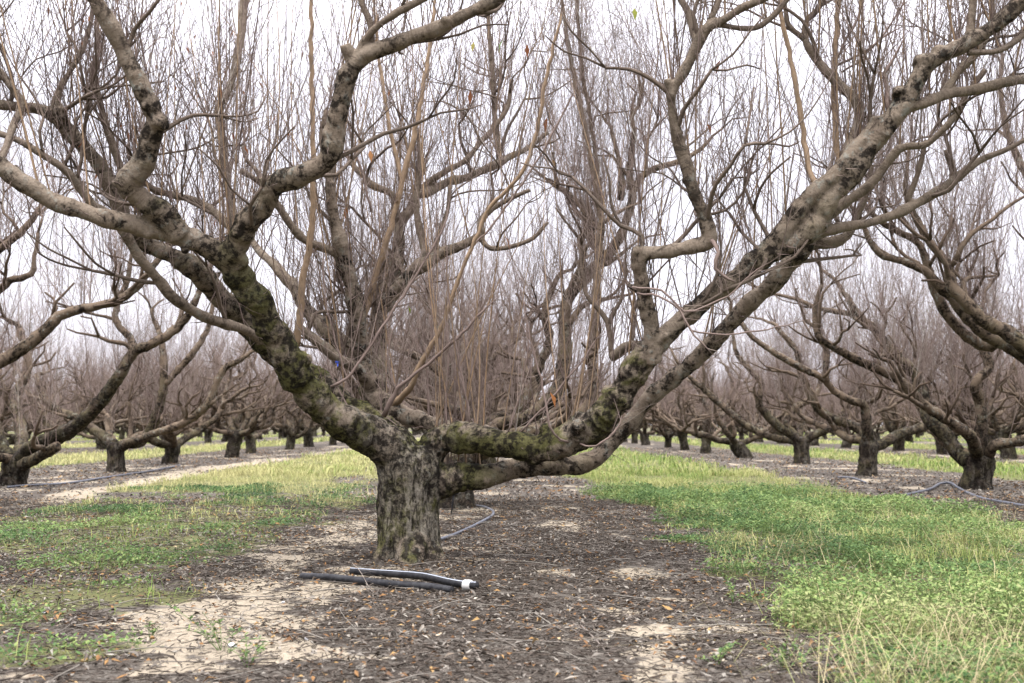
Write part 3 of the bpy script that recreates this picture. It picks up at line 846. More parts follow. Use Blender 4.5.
def traced_tree(key, D, spec, label, seed, name='peach_tree'):
    rg = np.random.default_rng(seed)
    bx, by = spec['base']
    base = G(bx, by)
    D = float(base @ f0)
    root = empty(name, base)
    tag(root, label, 'tree', GROUP)
    tx, ty = spec['top']
    r = spec['r'] * D / F
    top = P(tx, ty, D)
    tr = np.array([[*(base - [0, 0, 0.06]), r * 1.3], [*(base + [0, 0, 0.05]), r * 1.1], [*(base * 0.55 + top * 0.45), r * 0.96], [*top, r * 1.02], [*(top + [0, 0, 0.07]), r * 0.7]])
    g = Geo(); t = spline(tr, 0.04); tube1(g, t[:, :3], t[:, 3], 18, 0.5, True, 0.045, seed)
    obj('trunk', g.build('trunk', base), M_BARK2, root)
    allbr = []
    for li, limb in enumerate(spec['limbs']):
        g = Geo()
        for bi, pts in enumerate(limb):
            b = px_branch(pts, D)
            tube_b = spline(b, 0.06)
            tube_b[1:-1, :3] += rg.normal(size=(len(tube_b) - 2, 3)) * 0.004
            tube1(g, tube_b[:, :3], tube_b[:, 3], 10, 0.5, True, 0.06, seed + li * 7 + bi)
            lv = 1 if b[:, 3].mean() > 0.045 else 2
            allbr.append((li, lv, b))
            # small forks off the thinner half
            for k in range(2, len(b) - 1):
                if b[k, 3] < 0.075 and rg.random() < 0.6:
                    d = norm(b[k, :3] - b[k - 1, :3]); dd = d + rand_perp(d[None], rg)[0] * 0.9 + np.array([0, 0, 0.3])
                    sub = []
                    grow(b[k, :3], dd / np.linalg.norm(dd), b[k, 3] * 0.55, rg.uniform(0.35, 0.7), 2, rg, sub, li, 0)
                    for s2 in sub:
                        branch_tube(g, s2[2], 6, seed + k); allbr.append((li, 3, s2[2]))
            e = b[-1]; d = norm(b[-1, :3] - b[-2, :3])
            if e[3] < 0.06:
                sub = []
                grow(e[:3], d, e[3] * 0.95, rg.uniform(0.4, 0.7), 2, rg, sub, li, 0)
                for s2 in sub:
                    branch_tube(g, s2[2], 6, seed + 3); allbr.append((li, 3, s2[2]))
        obj('limb', g.build('limb', base), M_BARK2, root)
    for li, a in enumerate(spec['az']):
        sub = []
        el = rg.uniform(0.2, 0.6)
        d = np.array([math.cos(a) * math.cos(el), math.sin(a) * math.cos(el), math.sin(el)])
        grow(top + d * 0.02, d, rg.uniform(0.06, 0.085), rg.uniform(1.0, 1.25), 0, rg, sub, li, 0)
        g = Geo()
        for j, s2 in enumerate(sub):
            branch_tube(g, s2[2], (9, 7, 5, 4)[s2[1]], seed + j); allbr.append(s2)
        obj('limb', g.build('limb', base), M_BARK2, root)
    g = Geo(); twigs_for(g, allbr, rg, 0.25 if key != (0, 11.1) else 0.32, 1.15, 1.1)
    Bp, Tp, Rp = sample_on([b for _, _, b in allbr], 0.22 if key == (0, 11.1) else 0.35, rg, 0.008, 0.09)
    shoots(g, Bp, shoot_dirs(Tp, rg, 1.0, 0.1, 0.17), rg.uniform(0.6, 2.2, len(Bp)), rg.uniform(0.0026, 0.0048, len(Bp)), rg, 8, True, 0.05, 1.0, 0.0, 0.03)
    obj('crown', g.build('crown', base), M_SHOOT, root)
    return root


TR_LABEL = {
    (-1, 10.9): 'bare peach tree just outside the left edge, its limbs reaching into the picture',
    (-1, 15.3): 'bare peach tree at the left edge with a sawn-off stub on its low limb',
    (-1, 19.8): 'squat bare peach tree second from the left edge, thick limb curving right',
    (1, 10.9): 'bare peach tree off the right edge whose bundle of limbs slants in',
    (1, 14.8): 'thick dark bare peach tree near the right edge beside a curved hose',
    (1, 18.8): 'bare peach tree left of the thick dark one near the right edge',
    (1, 23.0): 'bare peach tree third from the right edge with long low limbs to the left',
    (0, 11.1): 'bare peach tree standing directly behind the big foreground tree',
}
for i, (k, spec) in enumerate(TRACED.items()):
    traced_tree(k, k[1], spec, TR_LABEL[k], 900 + i * 13)

# ------------------------------------------------------------------ the orchard rows
SIDE = {-1: 'left', 1: 'right'}
FIRST = {0: (6.6, 1), -1: (10.9, 1), 1: (10.7, 1)}
SKIP = set()
rgp = np.random.default_rng(5)
FAR_PARTS = 34.0
MAXD = 122.0
for k in range(-9, 10):
    X = ROW0 + k * ROWS
    off = {0: 6.75, -1: 10.9, 1: 10.5}.get(k, 6.75 + float(rgp.uniform(0, S)))
    count = 0
    for j in range(40):
        y = off + j * S + float(rgp.normal() * 0.18)
        x = X + float(rgp.normal() * 0.12)
        rz, sc, vi = float(rgp.uniform(0, 6.28)), float(rgp.uniform(0.92, 1.10)), int(rgp.integers(0, len(VARIANTS)))
        if y > MAXD: break
        if abs(x) > y * 0.447 + 2.6: continue
        count += 1
        if k == 0 and j < 2: continue
        if k == -1 and j < 3: continue
        if k == 1 and j < 4 and y < 25.5: continue
        if (k, j) in SKIP: continue
        v = VARIANTS[vi]
        t = empty('peach_tree', (x, y, float(hgt(np.array([x]), np.array([y]))[0]) * min(1, 40 / y)), rz, sc)
        o_ = ORD[min(count, len(ORD)) - 1]
        if k == 0: lab = f'bare peach tree, {o_} from the front in the middle row behind the big tree'
        elif abs(k) == 1: lab = f'bare peach tree, {o_} from the front in the nearest row to the {SIDE[k]}'
        else: lab = f'bare peach tree, {o_} visible in the {ORD[abs(k) - 1]} row {SIDE[np.sign(k)]} of the big tree'
        tag(t, lab, 'tree', GROUP)
        obj('trunk', v['trunk'], None, t)
        if y < FAR_PARTS:
            for me in v['limbs']: obj('limb', me, None, t)
            obj('crown', v['crown'], None, t)
        else:
            obj('crown', v['far'], None, t)

# ------------------------------------------------------------------ the big foreground tree
D0 = 6.78
HB = G(408, 560); HB = np.array([*(CAM + (P(408, 500, D0) - CAM))[:2], 0.0])

# name, limb it belongs to, points (px, py, depth offset, radius px); limb None = trunk
HERO = [
    ('trunk', 'T', [(410, 585, 0, 41), (410, 569, 0, 37), (409, 553, 0, 33), (408, 530, 0, 31.5), (409, 505, 0, 31), (411, 482, 0, 32), (410, 462, 0, 33), (408, 448, 0, 26)]),
    ('root', 'T', [(415, 545, -.05, 20), (432, 562, -.1, 15), (450, 574, -.15, 8), (462, 580, -.15, 4)]),
    ('root', 'T', [(398, 545, -.05, 20), (384, 562, -.08, 14), (376, 575, -.1, 7)]),
    ('root', 'T', [(412, 545, -.1, 20), (410, 566, -.22, 13), (408, 580, -.3, 6)]),
    ('root', 'T', [(412, 545, .1, 20), (420, 560, .25, 14), (428, 568, .38, 6)]),
    # left limb and what grows from it
    ('L', 'L', [(408, 466, 0, 27), (392, 450, -.04, 23), (372, 438, -.1, 20.5), (345, 424, -.2, 19), (316, 400, -.3, 17.5), (292, 368, -.42, 16.5), (271, 330, -.52, 16), (253, 299, -.62, 15), (239, 272, -.7, 15), (225, 254, -.75, 14)]),
    ('L1', 'L', [(232, 262, -.72, 14), (205, 246, -.78, 12.5), (178, 236, -.83, 11.3), (145, 228, -.88, 10.5), (106, 219, -.93, 9.5), (59, 204, -1, 9.5), (29, 184, -1.05, 10), (0, 165, -1.1, 10), (-40, 132, -1.15, 9), (-85, 110, -1.2, 7), (-140, 60, -1.25, 4)]),
    ('L2', 'L', [(182, 236, -.84, 13), (167, 219, -.9, 13.5), (148, 204, -.95, 13.5), (129, 186, -1, 13), (141, 165, -1.05, 12), (151, 140, -1.1, 11.2), (155, 119, -1.15, 11), (143, 88, -1.2, 9.6), (126, 55, -1.25, 9), (110, 25, -1.3, 9), (96, 0, -1.35, 9), (80, -40, -1.4, 8), (74, -95, -1.45, 6.5), (50, -150, -1.5, 4)]),
    ('knob', 'L', [(155, 122, -1.15, 11), (165, 124, -1.18, 6.5)]),
    ('B1', 'B', [(400, 440, .2, 15), (345, 405, .35, 15), (290, 364, .3, 14), (252, 330, .15, 12.5), (228, 305, .0, 11.5), (208, 281, -.1, 12), (192, 267, -.2, 12), (173, 257, -.25, 10.5), (150, 246, -.3, 9.5), (130, 226, -.4, 8.5), (113, 193, -.5, 8), (102, 169, -.55, 8), (88, 153, -.6, 8), (67, 129, -.65, 8), (55, 115, -.7, 7.5), (38, 108, -.7, 6), (10, 106, -.75, 5.5), (-30, 98, -.8, 4.5), (-70, 70, -.8, 3.5)]),
    ('B2', 'B', [(262, 338, .15, 7), (244, 330, .0, 5.5), (209, 318, -.2, 5.7), (189, 308, -.3, 6), (173, 297, -.4, 6), (162, 283, -.45, 6), (150, 269, -.5, 5.7), (135, 249, -.55, 5.8), (124, 232, -.6, 5), (108, 212, -.65, 4.5), (92, 204, -.7, 5), (76, 182, -.75, 5), (63, 168, -.8, 4.2), (43, 155, -.85, 4), (16, 140, -.9, 3.6), (-8, 131, -.9, 3.4), (-40, 118, -.95, 3)]),
    ('b', 'B', [(122, 178, -.55, 5), (120, 168, -.55, 4.4), (110, 139, -.55, 4), (102, 110, -.55, 3.6), (95, 80, -.55, 3.5), (92, 70, -.55, 3.4), (98, 52, -.55, 2.8), (97, 15, -.5, 2.2), (100, -40, -.5, 1.6)]),
    ('b', 'B', [(-4, 166, -1.08, 4), (5, 148, -.98, 4), (15, 122, -.85, 4), (22, 105, -.8, 4.6), (10, 86, -.8, 4), (0, 72, -.8, 4), (-15, 50, -.8, 3.5), (-20, 10, -.8, 3)]),
    ('b', 'B', [(58, 116, -.7, 6), (56, 102, -.7, 5.5), (62, 85, -.7, 3.5), (72, 68, -.7, 3.2), (82, 50, -.7, 3), (90, 25, -.65, 2.4), (94, -10, -.6, 2)]),
    ('knob', 'B', [(60, 120, -.7, 8), (58, 108, -.72, 6)]),
    ('U', 'L', [(230, 262, -.74, 14), (236, 246, -.78, 13.5), (243, 231, -.82, 13), (260, 208, -.88, 13), (274, 187, -.93, 12.3), (299, 177, -.98, 10.5), (320, 167, -1.02, 11), (331, 153, -1.05, 12), (338, 118, -1.1, 10.2), (344, 88, -1.14, 9.5), (351, 68, -1.17, 10), (377, 50, -1.2, 9), (423, 33, -1.25, 8), (467, 13, -1.3, 7.5), (493, 0, -1.32, 7.2), (530, -24, -1.35, 6.5), (560, -60, -1.4, 5), (575, -110, -1.45, 4)]),
    ('knob', 'L', [(270, 190, -.93, 10), (266, 176, -.95, 7.5)]),
    ('knob', 'L', [(352, 60, -1.17, 8), (345, 44, -1.2, 5.5)]),
    ('u', 'L', [(358, 60, -1.18, 6), (362, 45, -1.2, 4.4), (378, 26, -1.25, 4), (400, 11, -1.3, 4), (422, 0, -1.3, 4), (440, -14, -1.3, 3.5), (470, -50, -1.35, 2.8)]),
    ('u', 'L', [(371, 48, -1.2, 4), (371, 24, -1.2, 3.6), (362, 2, -1.2, 3.8), (358, -30, -1.2, 3)]),
    ('u', 'L', [(240, 240, -.78, 7), (234, 222, -.72, 5.2), (231, 200, -.68, 4.8), (226, 175, -.62, 4.5), (221, 130, -.55, 4.5), (219, 108, -.5, 4.6), (228, 92, -.5, 4), (236, 65, -.45, 4.5), (242, 30, -.4, 4.4), (243, 0, -.35, 4.4), (244, -60, -.3, 3.6)]),
    ('u', 'L', [(236, 230, -.7, 5), (228, 224, -.6, 4.5), (209, 208, -.5, 4.5), (193, 200, -.45, 4), (170, 194, -.4, 4), (150, 187, -.4, 3.2), (135, 170, -.4, 2.5), (128, 145, -.35, 2)]),
    # rear limbs out of the crotch
    ('C', 'C', [(428, 458, .12, 15), (444, 432, .22, 10.5), (426, 423, .32, 9), (408, 416, .42, 10), (392, 409, .5, 11), (378, 398, .6, 13), (371, 388, .65, 13), (376, 372, .7, 11), (378, 355, .75, 9.5), (378, 314, .85, 9.2), (386, 282, .95, 9), (396, 263, 1, 8), (398, 247, 1.03, 6.6), (398, 230, 1.06, 6), (401, 219, 1.1, 7), (413, 210, 1.1, 5), (416, 196, 1.15, 4.8), (428, 192, 1.2, 5), (451, 182, 1.3, 5), (471, 176, 1.35, 4.6), (499, 163, 1.4, 4.6), (510, 156, 1.45, 3.6), (526, 149, 1.5, 2.8), (548, 132, 1.5, 2.2)]),
    ('c', 'C', [(500, 163, 1.4, 4.2), (498, 148, 1.4, 3.8), (495, 115, 1.4, 3.3), (492, 70, 1.4, 2.8), (488, 20, 1.4, 2.2), (484, -30, 1.4, 1.8)]),
    ('c', 'C', [(420, 192, 1.2, 4), (430, 181, 1.2, 3.6), (448, 170, 1.2, 3.3), (465, 161, 1.2, 3), (480, 142, 1.2, 3), (493, 129, 1.2, 2.8), (507, 108, 1.2, 2.6), (512, 80, 1.2, 2)]),
    ('c', 'C', [(399, 224, 1.08, 5), (396, 215, 1.05, 5), (392, 195, 1, 4), (372, 185, 1, 4), (366, 178, 1, 3.5), (352, 165, 1, 2.6), (345, 150, 1, 2)]),
    ('C2', 'C', [(383, 310, .85, 7), (394, 294, .85, 8), (410, 276, .85, 8), (427, 261, .85, 8), (438, 254, .85, 6.6), (461, 245, .85, 5), (480, 236, .85, 5), (481, 222, .85, 4), (490, 210, .85, 3.2), (503, 202, .85, 2.6), (530, 190, .8, 2)]),
    ('c', 'C', [(426, 260, .85, 5), (424, 250, .85, 4.4), (418, 225, .85, 4), (416, 200, .85, 3.6), (420, 165, .85, 2.6), (418, 130, .85, 2)]),
    ('c', 'C', [(433, 256, .85, 3.2), (438, 236, .8, 2.8), (447, 213, .8, 2.5), (450, 185, .8, 1.8)]),
    ('c', 'C', [(481, 238, .85, 3.6), (487, 246, .85, 3), (496, 249, .85, 2.7), (512, 246, .85, 2.5), (533, 238, .85, 2.2), (548, 222, .85, 1.8)]),
    ('C3', 'C', [(378, 398, .6, 11), (368, 378, .55, 10), (361, 350, .5, 9.5), (358, 325, .45, 9), (356, 300, .42, 9), (352, 282, .4, 9), (345, 263, .36, 8.6), (341, 245, .32, 7.5), (336, 226, .3, 6.4), (332, 205, .28, 6), (329, 185, .26, 5.5), (330, 165, .26, 4.5), (322, 140, .26, 3.6), (326, 110, .26, 2.8)]),
    ('c', 'C', [(343, 258, .36, 6), (329, 250, .32, 4.4), (312, 243, .28, 4.3), (299, 234, .25, 4.5), (283, 214, .2, 4.4), (276, 203, .16, 4), (262, 185, .1, 3.5), (240, 170, .05, 3)]),
    ('C4', 'C', [(378, 392, .62, 11), (364, 366, .68, 10), (351, 350, .72, 9.4), (335, 337, .76, 9), (318, 322, .8, 8.4), (305, 305, .84, 7.4), (290, 284, .88, 6.5), (277, 268, .9, 5.2), (262, 254, .95, 4.4), (250, 235, 1, 3.6), (248, 205, 1, 2.6)]),
    ('c', 'C', [(374, 388, .6, 9), (357, 369, .45, 7), (339, 359, .4, 5.5), (324, 347, .36, 5.2), (308, 333, .32, 5.2), (299, 327, .3, 5)]),
    # the big right limb
    ('R', 'R', [(410, 474, 0, 24), (428, 456, 0, 18), (440, 443, -.02, 17), (456, 438, -.05, 17.5), (476, 439, -.1, 17.5), (506, 445, -.16, 14.5), (538, 446, -.22, 14.5), (571, 438, -.3, 16.5), (599, 424, -.36, 17), (618, 398, -.4, 16), (634, 370, -.44, 15), (650, 351, -.47, 13), (668, 333, -.5, 11), (689, 315, -.53, 10.3), (708, 298, -.56, 10.3), (730, 281, -.6, 10.5), (752, 265, -.64, 11.5), (777, 251, -.68, 11.5), (795, 244, -.7, 11.5), (816, 223, -.74, 12), (834, 194, -.78, 11.7), (855, 171, -.8, 11), (872, 149, -.83, 10.6), (887, 126, -.86, 10.2), (902, 105, -.9, 10.4), (914, 84, -.93, 10.2), (926, 66, -.95, 9), (946, 54, -.98, 8.3), (966, 45, -1, 8.3), (990, 29, -1.02, 8.6), (1014, 8, -1.05, 8.8), (1036, -15, -1.1, 8), (1070, -45, -1.15, 6.5), (1090, -95, -1.2, 5)]),
    ('R0', 'R', [(757, 262, -.66, 12), (777, 238, -.7, 11.5), (796, 215, -.74, 10.5), (810, 197, -.76, 10.2), (836, 174, -.8, 9.3), (856, 150, -.83, 8.4), (872, 126, -.85, 7), (875, 116, -.86, 6)]),
    ('r', 'R', [(843, 165, -.8, 6), (851, 140, -.78, 5.2), (859, 118, -.76, 5), (856, 101, -.74, 6), (838, 84, -.7, 5.6), (820, 64, -.66, 5), (807, 43, -.62, 4), (806, 22, -.6, 3.4), (818, 8, -.6, 3), (832, -12, -.6, 2.4)]),
    ('r', 'R', [(806, 40, -.62, 3), (790, 26, -.6, 2.8), (786, 10, -.6, 2.6), (780, -20, -.6, 2)]),
    ('knob', 'R', [(922, 62, -.95, 10), (919, 56, -.97, 5)]),
    ('knob', 'R', [(902, 98, -.9, 10), (897, 88, -.95, 5)]),
    ('knob', 'R', [(940, 55, -.97, 8), (936, 46, -.98, 5)]),
    ('r', 'R', [(908, 106, -.9, 8), (918, 105, -.9, 6.2), (947, 95, -.85, 5.6), (983, 88, -.8, 5.6), (1007, 82, -.78, 6), (1026, 79, -.75, 6), (1062, 68, -.7, 5), (1100, 40, -.7, 4)]),
    ('r', 'R', [(944, 95, -.85, 4.6), (950, 84, -.83, 4.5), (961, 69, -.82, 4.5), (972, 58, -.8, 4.5), (983, 43, -.8, 4), (992, 20, -.8, 3.5), (990, -20, -.8, 3)]),
    ('r', 'R', [(968, 52, -1, 4), (982, 52, -1, 3.2), (1000, 50, -1, 3), (1016, 41, -1, 3.6), (1032, 30, -1, 3), (1060, 20, -1, 2.4)]),
    ('r', 'R', [(972, 44, -1, 5.5), (971, 30, -1, 5), (973, 0, -1, 5), (976, -40, -1, 4)]),
    ('R3', 'R', [(653, 362, -.5, 10), (652, 346, -.53, 9), (649, 319, -.56, 8.6), (645, 295, -.6, 8.2), (641, 272, -.63, 8), (639, 260, -.65, 8.3), (644, 253, -.66, 8), (669, 250, -.68, 7.6), (694, 247, -.7, 8), (709, 242, -.72, 8.6), (707, 225, -.74, 7.6), (698, 201, -.77, 7), (689, 175, -.8, 7), (681, 150, -.83, 7), (677, 133, -.85, 6.5), (673, 114, -.88, 6), (672, 96, -.9, 6), (678, 82, -.92, 5.6), (689, 63, -.95, 6), (700, 39, -.98, 6), (707, 28, -1, 6), (722, 20, -1.02, 4.5), (742, 8, -1.05, 4.2), (761, 0, -1.08, 4), (790, -16, -1.1, 3.4), (820, -50, -1.1, 2.6)]),
    ('knob', 'R', [(672, 98, -.9, 6), (667, 79, -.92, 4.5)]),
    ('knob', 'R', [(645, 254, -.66, 8), (633, 250, -.68, 5)]),
    ('r', 'R', [(705, 32, -1, 4.5), (710, 20, -1, 3.6), (719, 0, -1, 3.2), (728, -30, -1, 2.6)]),
    ('r', 'R', [(698, 44, -.97, 4.5), (693, 33, -.95, 3.6), (689, 12, -.92, 4), (681, 0, -.9, 3.6), (668, -20, -.9, 3), (660, -60, -.9, 2.4)]),
    ('r', 'R', [(717, 24, -1, 3.4), (727, 26, -1, 3.2), (755, 28, -1, 3.1), (771, 18, -1, 3), (783, 4, -1, 3), (796, -12, -1, 2.4)]),
    ('r', 'R', [(655, 352, -.45, 8), (630, 346, -.3, 6), (612, 357, -.2, 6)]),
    # the lower right limb
    ('S', 'S', [(410, 492, .05, 22), (432, 486, .02, 17), (447, 479, 0, 16.5), (464, 475, 0, 15.5), (485, 475, 0, 12), (512, 470, .02, 11), (549, 466, .05, 10.3), (579, 463, .08, 10.6), (597, 457, .1, 10), (609, 445, .1, 8.6), (625, 427, .08, 8.6), (641, 410, .05, 9), (657, 393, .02, 9.3), (679, 374, -.02, 9.2), (698, 358, -.06, 9), (714, 341, -.1, 9), (730, 325, -.14, 8.8), (747, 308, -.18, 9.6), (761, 294, -.22, 9.6), (777, 280, -.27, 9.6), (791, 263, -.32, 9.6), (806, 243, -.36, 10.5), (818, 226, -.4, 8.5), (835, 209, -.4, 6.2), (863, 190, -.42, 5.6), (883, 169, -.42, 5.2), (899, 149, -.43, 4.4), (914, 146, -.43, 4), (928, 143, -.43, 4), (947, 126, -.45, 4), (961, 106, -.45, 3.6), (968, 92, -.45, 3.2), (985, 70, -.45, 2.8)]),
    ('s', 'S', [(800, 250, -.35, 7), (816, 236, -.38, 6), (840, 228, -.38, 6), (871, 222, -.36, 5.2), (899, 213, -.34, 5.2), (928, 197, -.32, 5.5), (957, 178, -.3, 5.2), (978, 161, -.3, 4), (1009, 149, -.3, 3), (1040, 130, -.3, 2.2)]),
    ('s', 'S', [(802, 248, -.35, 7), (816, 243, -.3, 6.2), (832, 242, -.26, 6.5), (849, 234, -.22, 5.2), (857, 215, -.2, 4.4), (866, 195, -.2, 3.6), (872, 165, -.2, 2.6)]),
    ('s', 'S', [(916, 208, -.33, 3.6), (909, 198, -.33, 3.4), (915, 182, -.33, 3.2), (922, 160, -.33, 2.8), (926, 140, -.33, 2)]),
    ('s', 'S', [(950, 184, -.3, 3), (952, 172, -.28, 2.6), (945, 150, -.28, 2)]),
]
# long smooth shoots that show one by one
SPROUTS = [
    [(296, 346, .25, 5), (299, 322, .22, 5), (303, 279, .18, 4.5), (309, 250, .16, 4.4), (313, 205, .12, 3.8), (313, 150, .08, 3.4), (312, 80, .05, 3), (311, 0, 0, 2.6), (313, -80, 0, 2)],
    [(359, 372, .56, 5.5), (363, 345, .52, 5.5), (361, 322, .5, 5), (367, 309, .5, 4.6), (375, 278, .48, 4.2), (384, 249, .46, 4), (393, 218, .44, 3.9), (399, 195, .42, 3.8), (405, 168, .4, 3.8), (414, 135, .38, 3.4), (421, 100, .36, 3), (430, 43, .34, 2.6), (436, -10, .32, 2.2), (440, -60, .3, 1.8)],
    [(397, 203, .42, 2.8), (401, 180, .42, 2.6), (399, 165, .42, 2.6), (393, 143, .42, 2.6), (385, 100, .4, 2.4), (378, 50, .4, 2), (376, 0, .4, 1.6)],
    [(371, 212, .46, 2.4), (364, 180, .46, 2.4), (354, 148, .46, 2.4), (347, 122, .44, 2.2), (340, 80, .4, 1.8)],
    [(386, 410, .5, 5), (396, 402, .42, 4.6), (410, 388, .3, 4), (416, 373, .25, 3.6), (427, 351, .22, 3.5), (441, 329, .2, 3.5), (449, 306, .18, 3), (457, 284, .16, 2.8), (465, 263, .14, 2.7), (475, 240, .12, 2.6), (490, 207, .1, 2.6), (520, 175, .05, 2.6), (537, 130, 0, 2.6), (547, 73, -.05, 2.4), (560, 20, -.1, 2.2), (566, -30, -.1, 1.8)],
    [(470, 250, .13, 2), (500, 215, .2, 2.2), (535, 165, .2, 2), (560, 120, .2, 1.8), (585, 70, .2, 1.5)],
    [(331, 387, -.3, 2.6), (347, 378, -.3, 2.5), (363, 357, -.3, 2.4), (382, 327, -.28, 2.4), (398, 304, -.26, 2.4), (418, 273, -.24, 2.2), (441, 233, -.22, 2), (448, 212, -.2, 1.6), (452, 180, -.2, 1.3)],
    [(384, 416, .1, 3.6), (394, 394, .05, 3), (402, 384, .02, 2.4), (422, 369, -.02, 2), (445, 349, -.06, 1.9), (467, 329, -.1, 1.8), (483, 311, -.12, 1.5), (505, 290, -.14, 1.2)],
    [(396, 392, .1, 2), (390, 372, .1, 1.8), (388, 355, .1, 1.6), (394, 330, .1, 1.6), (408, 300, .1, 1.4)],
    [(430, 425, .3, 2), (428, 395, .3, 2), (427, 360, .3, 2), (432, 330, .3, 1.8), (431, 290, .3, 1.6), (436, 240, .3, 1.4), (437, 180, .3, 1.2)],
    [(571, 443, -.35, 2.4), (560, 440, -.45, 2.4), (550, 424, -.5, 2), (544, 395, -.5, 1.9), (540, 370, -.5, 1.7), (530, 340, -.5, 1.4), (524, 300, -.5, 1.2)],
    [(578, 443, -.35, 2), (590, 446, -.5, 1.9), (602, 443, -.55, 1.9), (615, 432, -.55, 1.8), (622, 415, -.55, 1.4)],
    [(711, 240, -.74, 3), (714, 243, -.8, 2.6), (718, 252, -.82, 2.5), (715, 268, -.82, 2.2), (722, 275, -.82, 2.1), (736, 282, -.82, 1.8)],
    [(632, 287, -.66, 1.8), (662, 291, -.75, 2), (685, 312, -.78, 2), (708, 306, -.8, 1.8), (728, 296, -.8, 1.6), (750, 275, -.8, 1.4), (780, 255, -.85, 1.2)],
    [(637, 293, -.66, 2), (660, 297, -.75, 2), (680, 310, -.78, 2.1), (690, 330, -.8, 2), (700, 341, -.8, 1.8), (714, 356, -.8, 1.6)],
    [(690, 330, -.6, 1.6), (718, 334, -.7, 1.5), (760, 331, -.7, 1.3), (815, 318, -.7, 1)],
    [(826, 200, -.78, 4), (812, 178, -.76, 3.6), (806, 150, -.74, 3.3), (800, 110, -.72, 3.2), (791, 60, -.7, 3), (781, 10, -.68, 2.6), (775, -50, -.66, 2)],
    [(838, 176, -.7, 3.2), (836, 140, -.68, 3.6), (834, 90, -.66, 3.6), (836, 40, -.64, 3.4), (839, 0, -.62, 3.2), (842, -60, -.6, 2.4)],
    [(836, 60, -.65, 2), (846, 40, -.64, 2.4), (860, 10, -.62, 2.2), (866, -30, -.6, 1.6)],
    [(838, 65, -.66, 2.2), (856, 56, -.68, 2.2), (874, 45, -.7, 2.1), (895, 18, -.7, 1.8), (910, -10, -.7, 1.4)],
    [(842, 72, -.6, 2), (858, 62, -.6, 2), (880, 40, -.6, 1.8), (905, 25, -.6, 1.4)],
    [(889, 112, -.88, 3.5), (887, 90, -.86, 3), (884, 72, -.84, 2.6), (893, 60, -.84, 1.8), (905, 35, -.84, 1.4)],
    [(470, 425, -.1, 1.6), (466, 395, -.12, 1.6), (455, 340, -.14, 1.4), (448, 290, -.16, 1.3), (446, 230, -.16, 1.1)],
    [(447, 428, -.05, 1.6), (446, 400, -.05, 1.5), (448, 350, -.05, 1.4), (443, 300, 0, 1.2)],
    [(520, 433, -.2, 1.9), (540, 412, -.25, 1.9), (566, 380, -.3, 1.8), (590, 350, -.3, 1.5), (606, 325, -.3, 1.2)],
    [(508, 432, -.2, 1.4), (518, 395, -.2, 1.4), (528, 350, -.2, 1.2), (524, 310, -.2, 1)],
    [(350, 385, -.1, 1.8), (338, 350, -.1, 1.6), (326, 300, -.1, 1.4), (322, 240, -.1, 1.2)],
    [(612, 358, -.2, 3.4), (609, 330, -.2, 3.4), (608, 322, -.2, 3.4), (602, 312, -.2, 3), (588, 298, -.2, 2.6), (582, 270, -.2, 2), (578, 230, -.2, 1.6)],
    [(609, 324, -.2, 3), (616, 308, -.2, 2.6), (624, 290, -.2, 2), (626, 250, -.2, 1.6)],
]


def px_nodes(pts, D):
    return px_branch(pts, D)


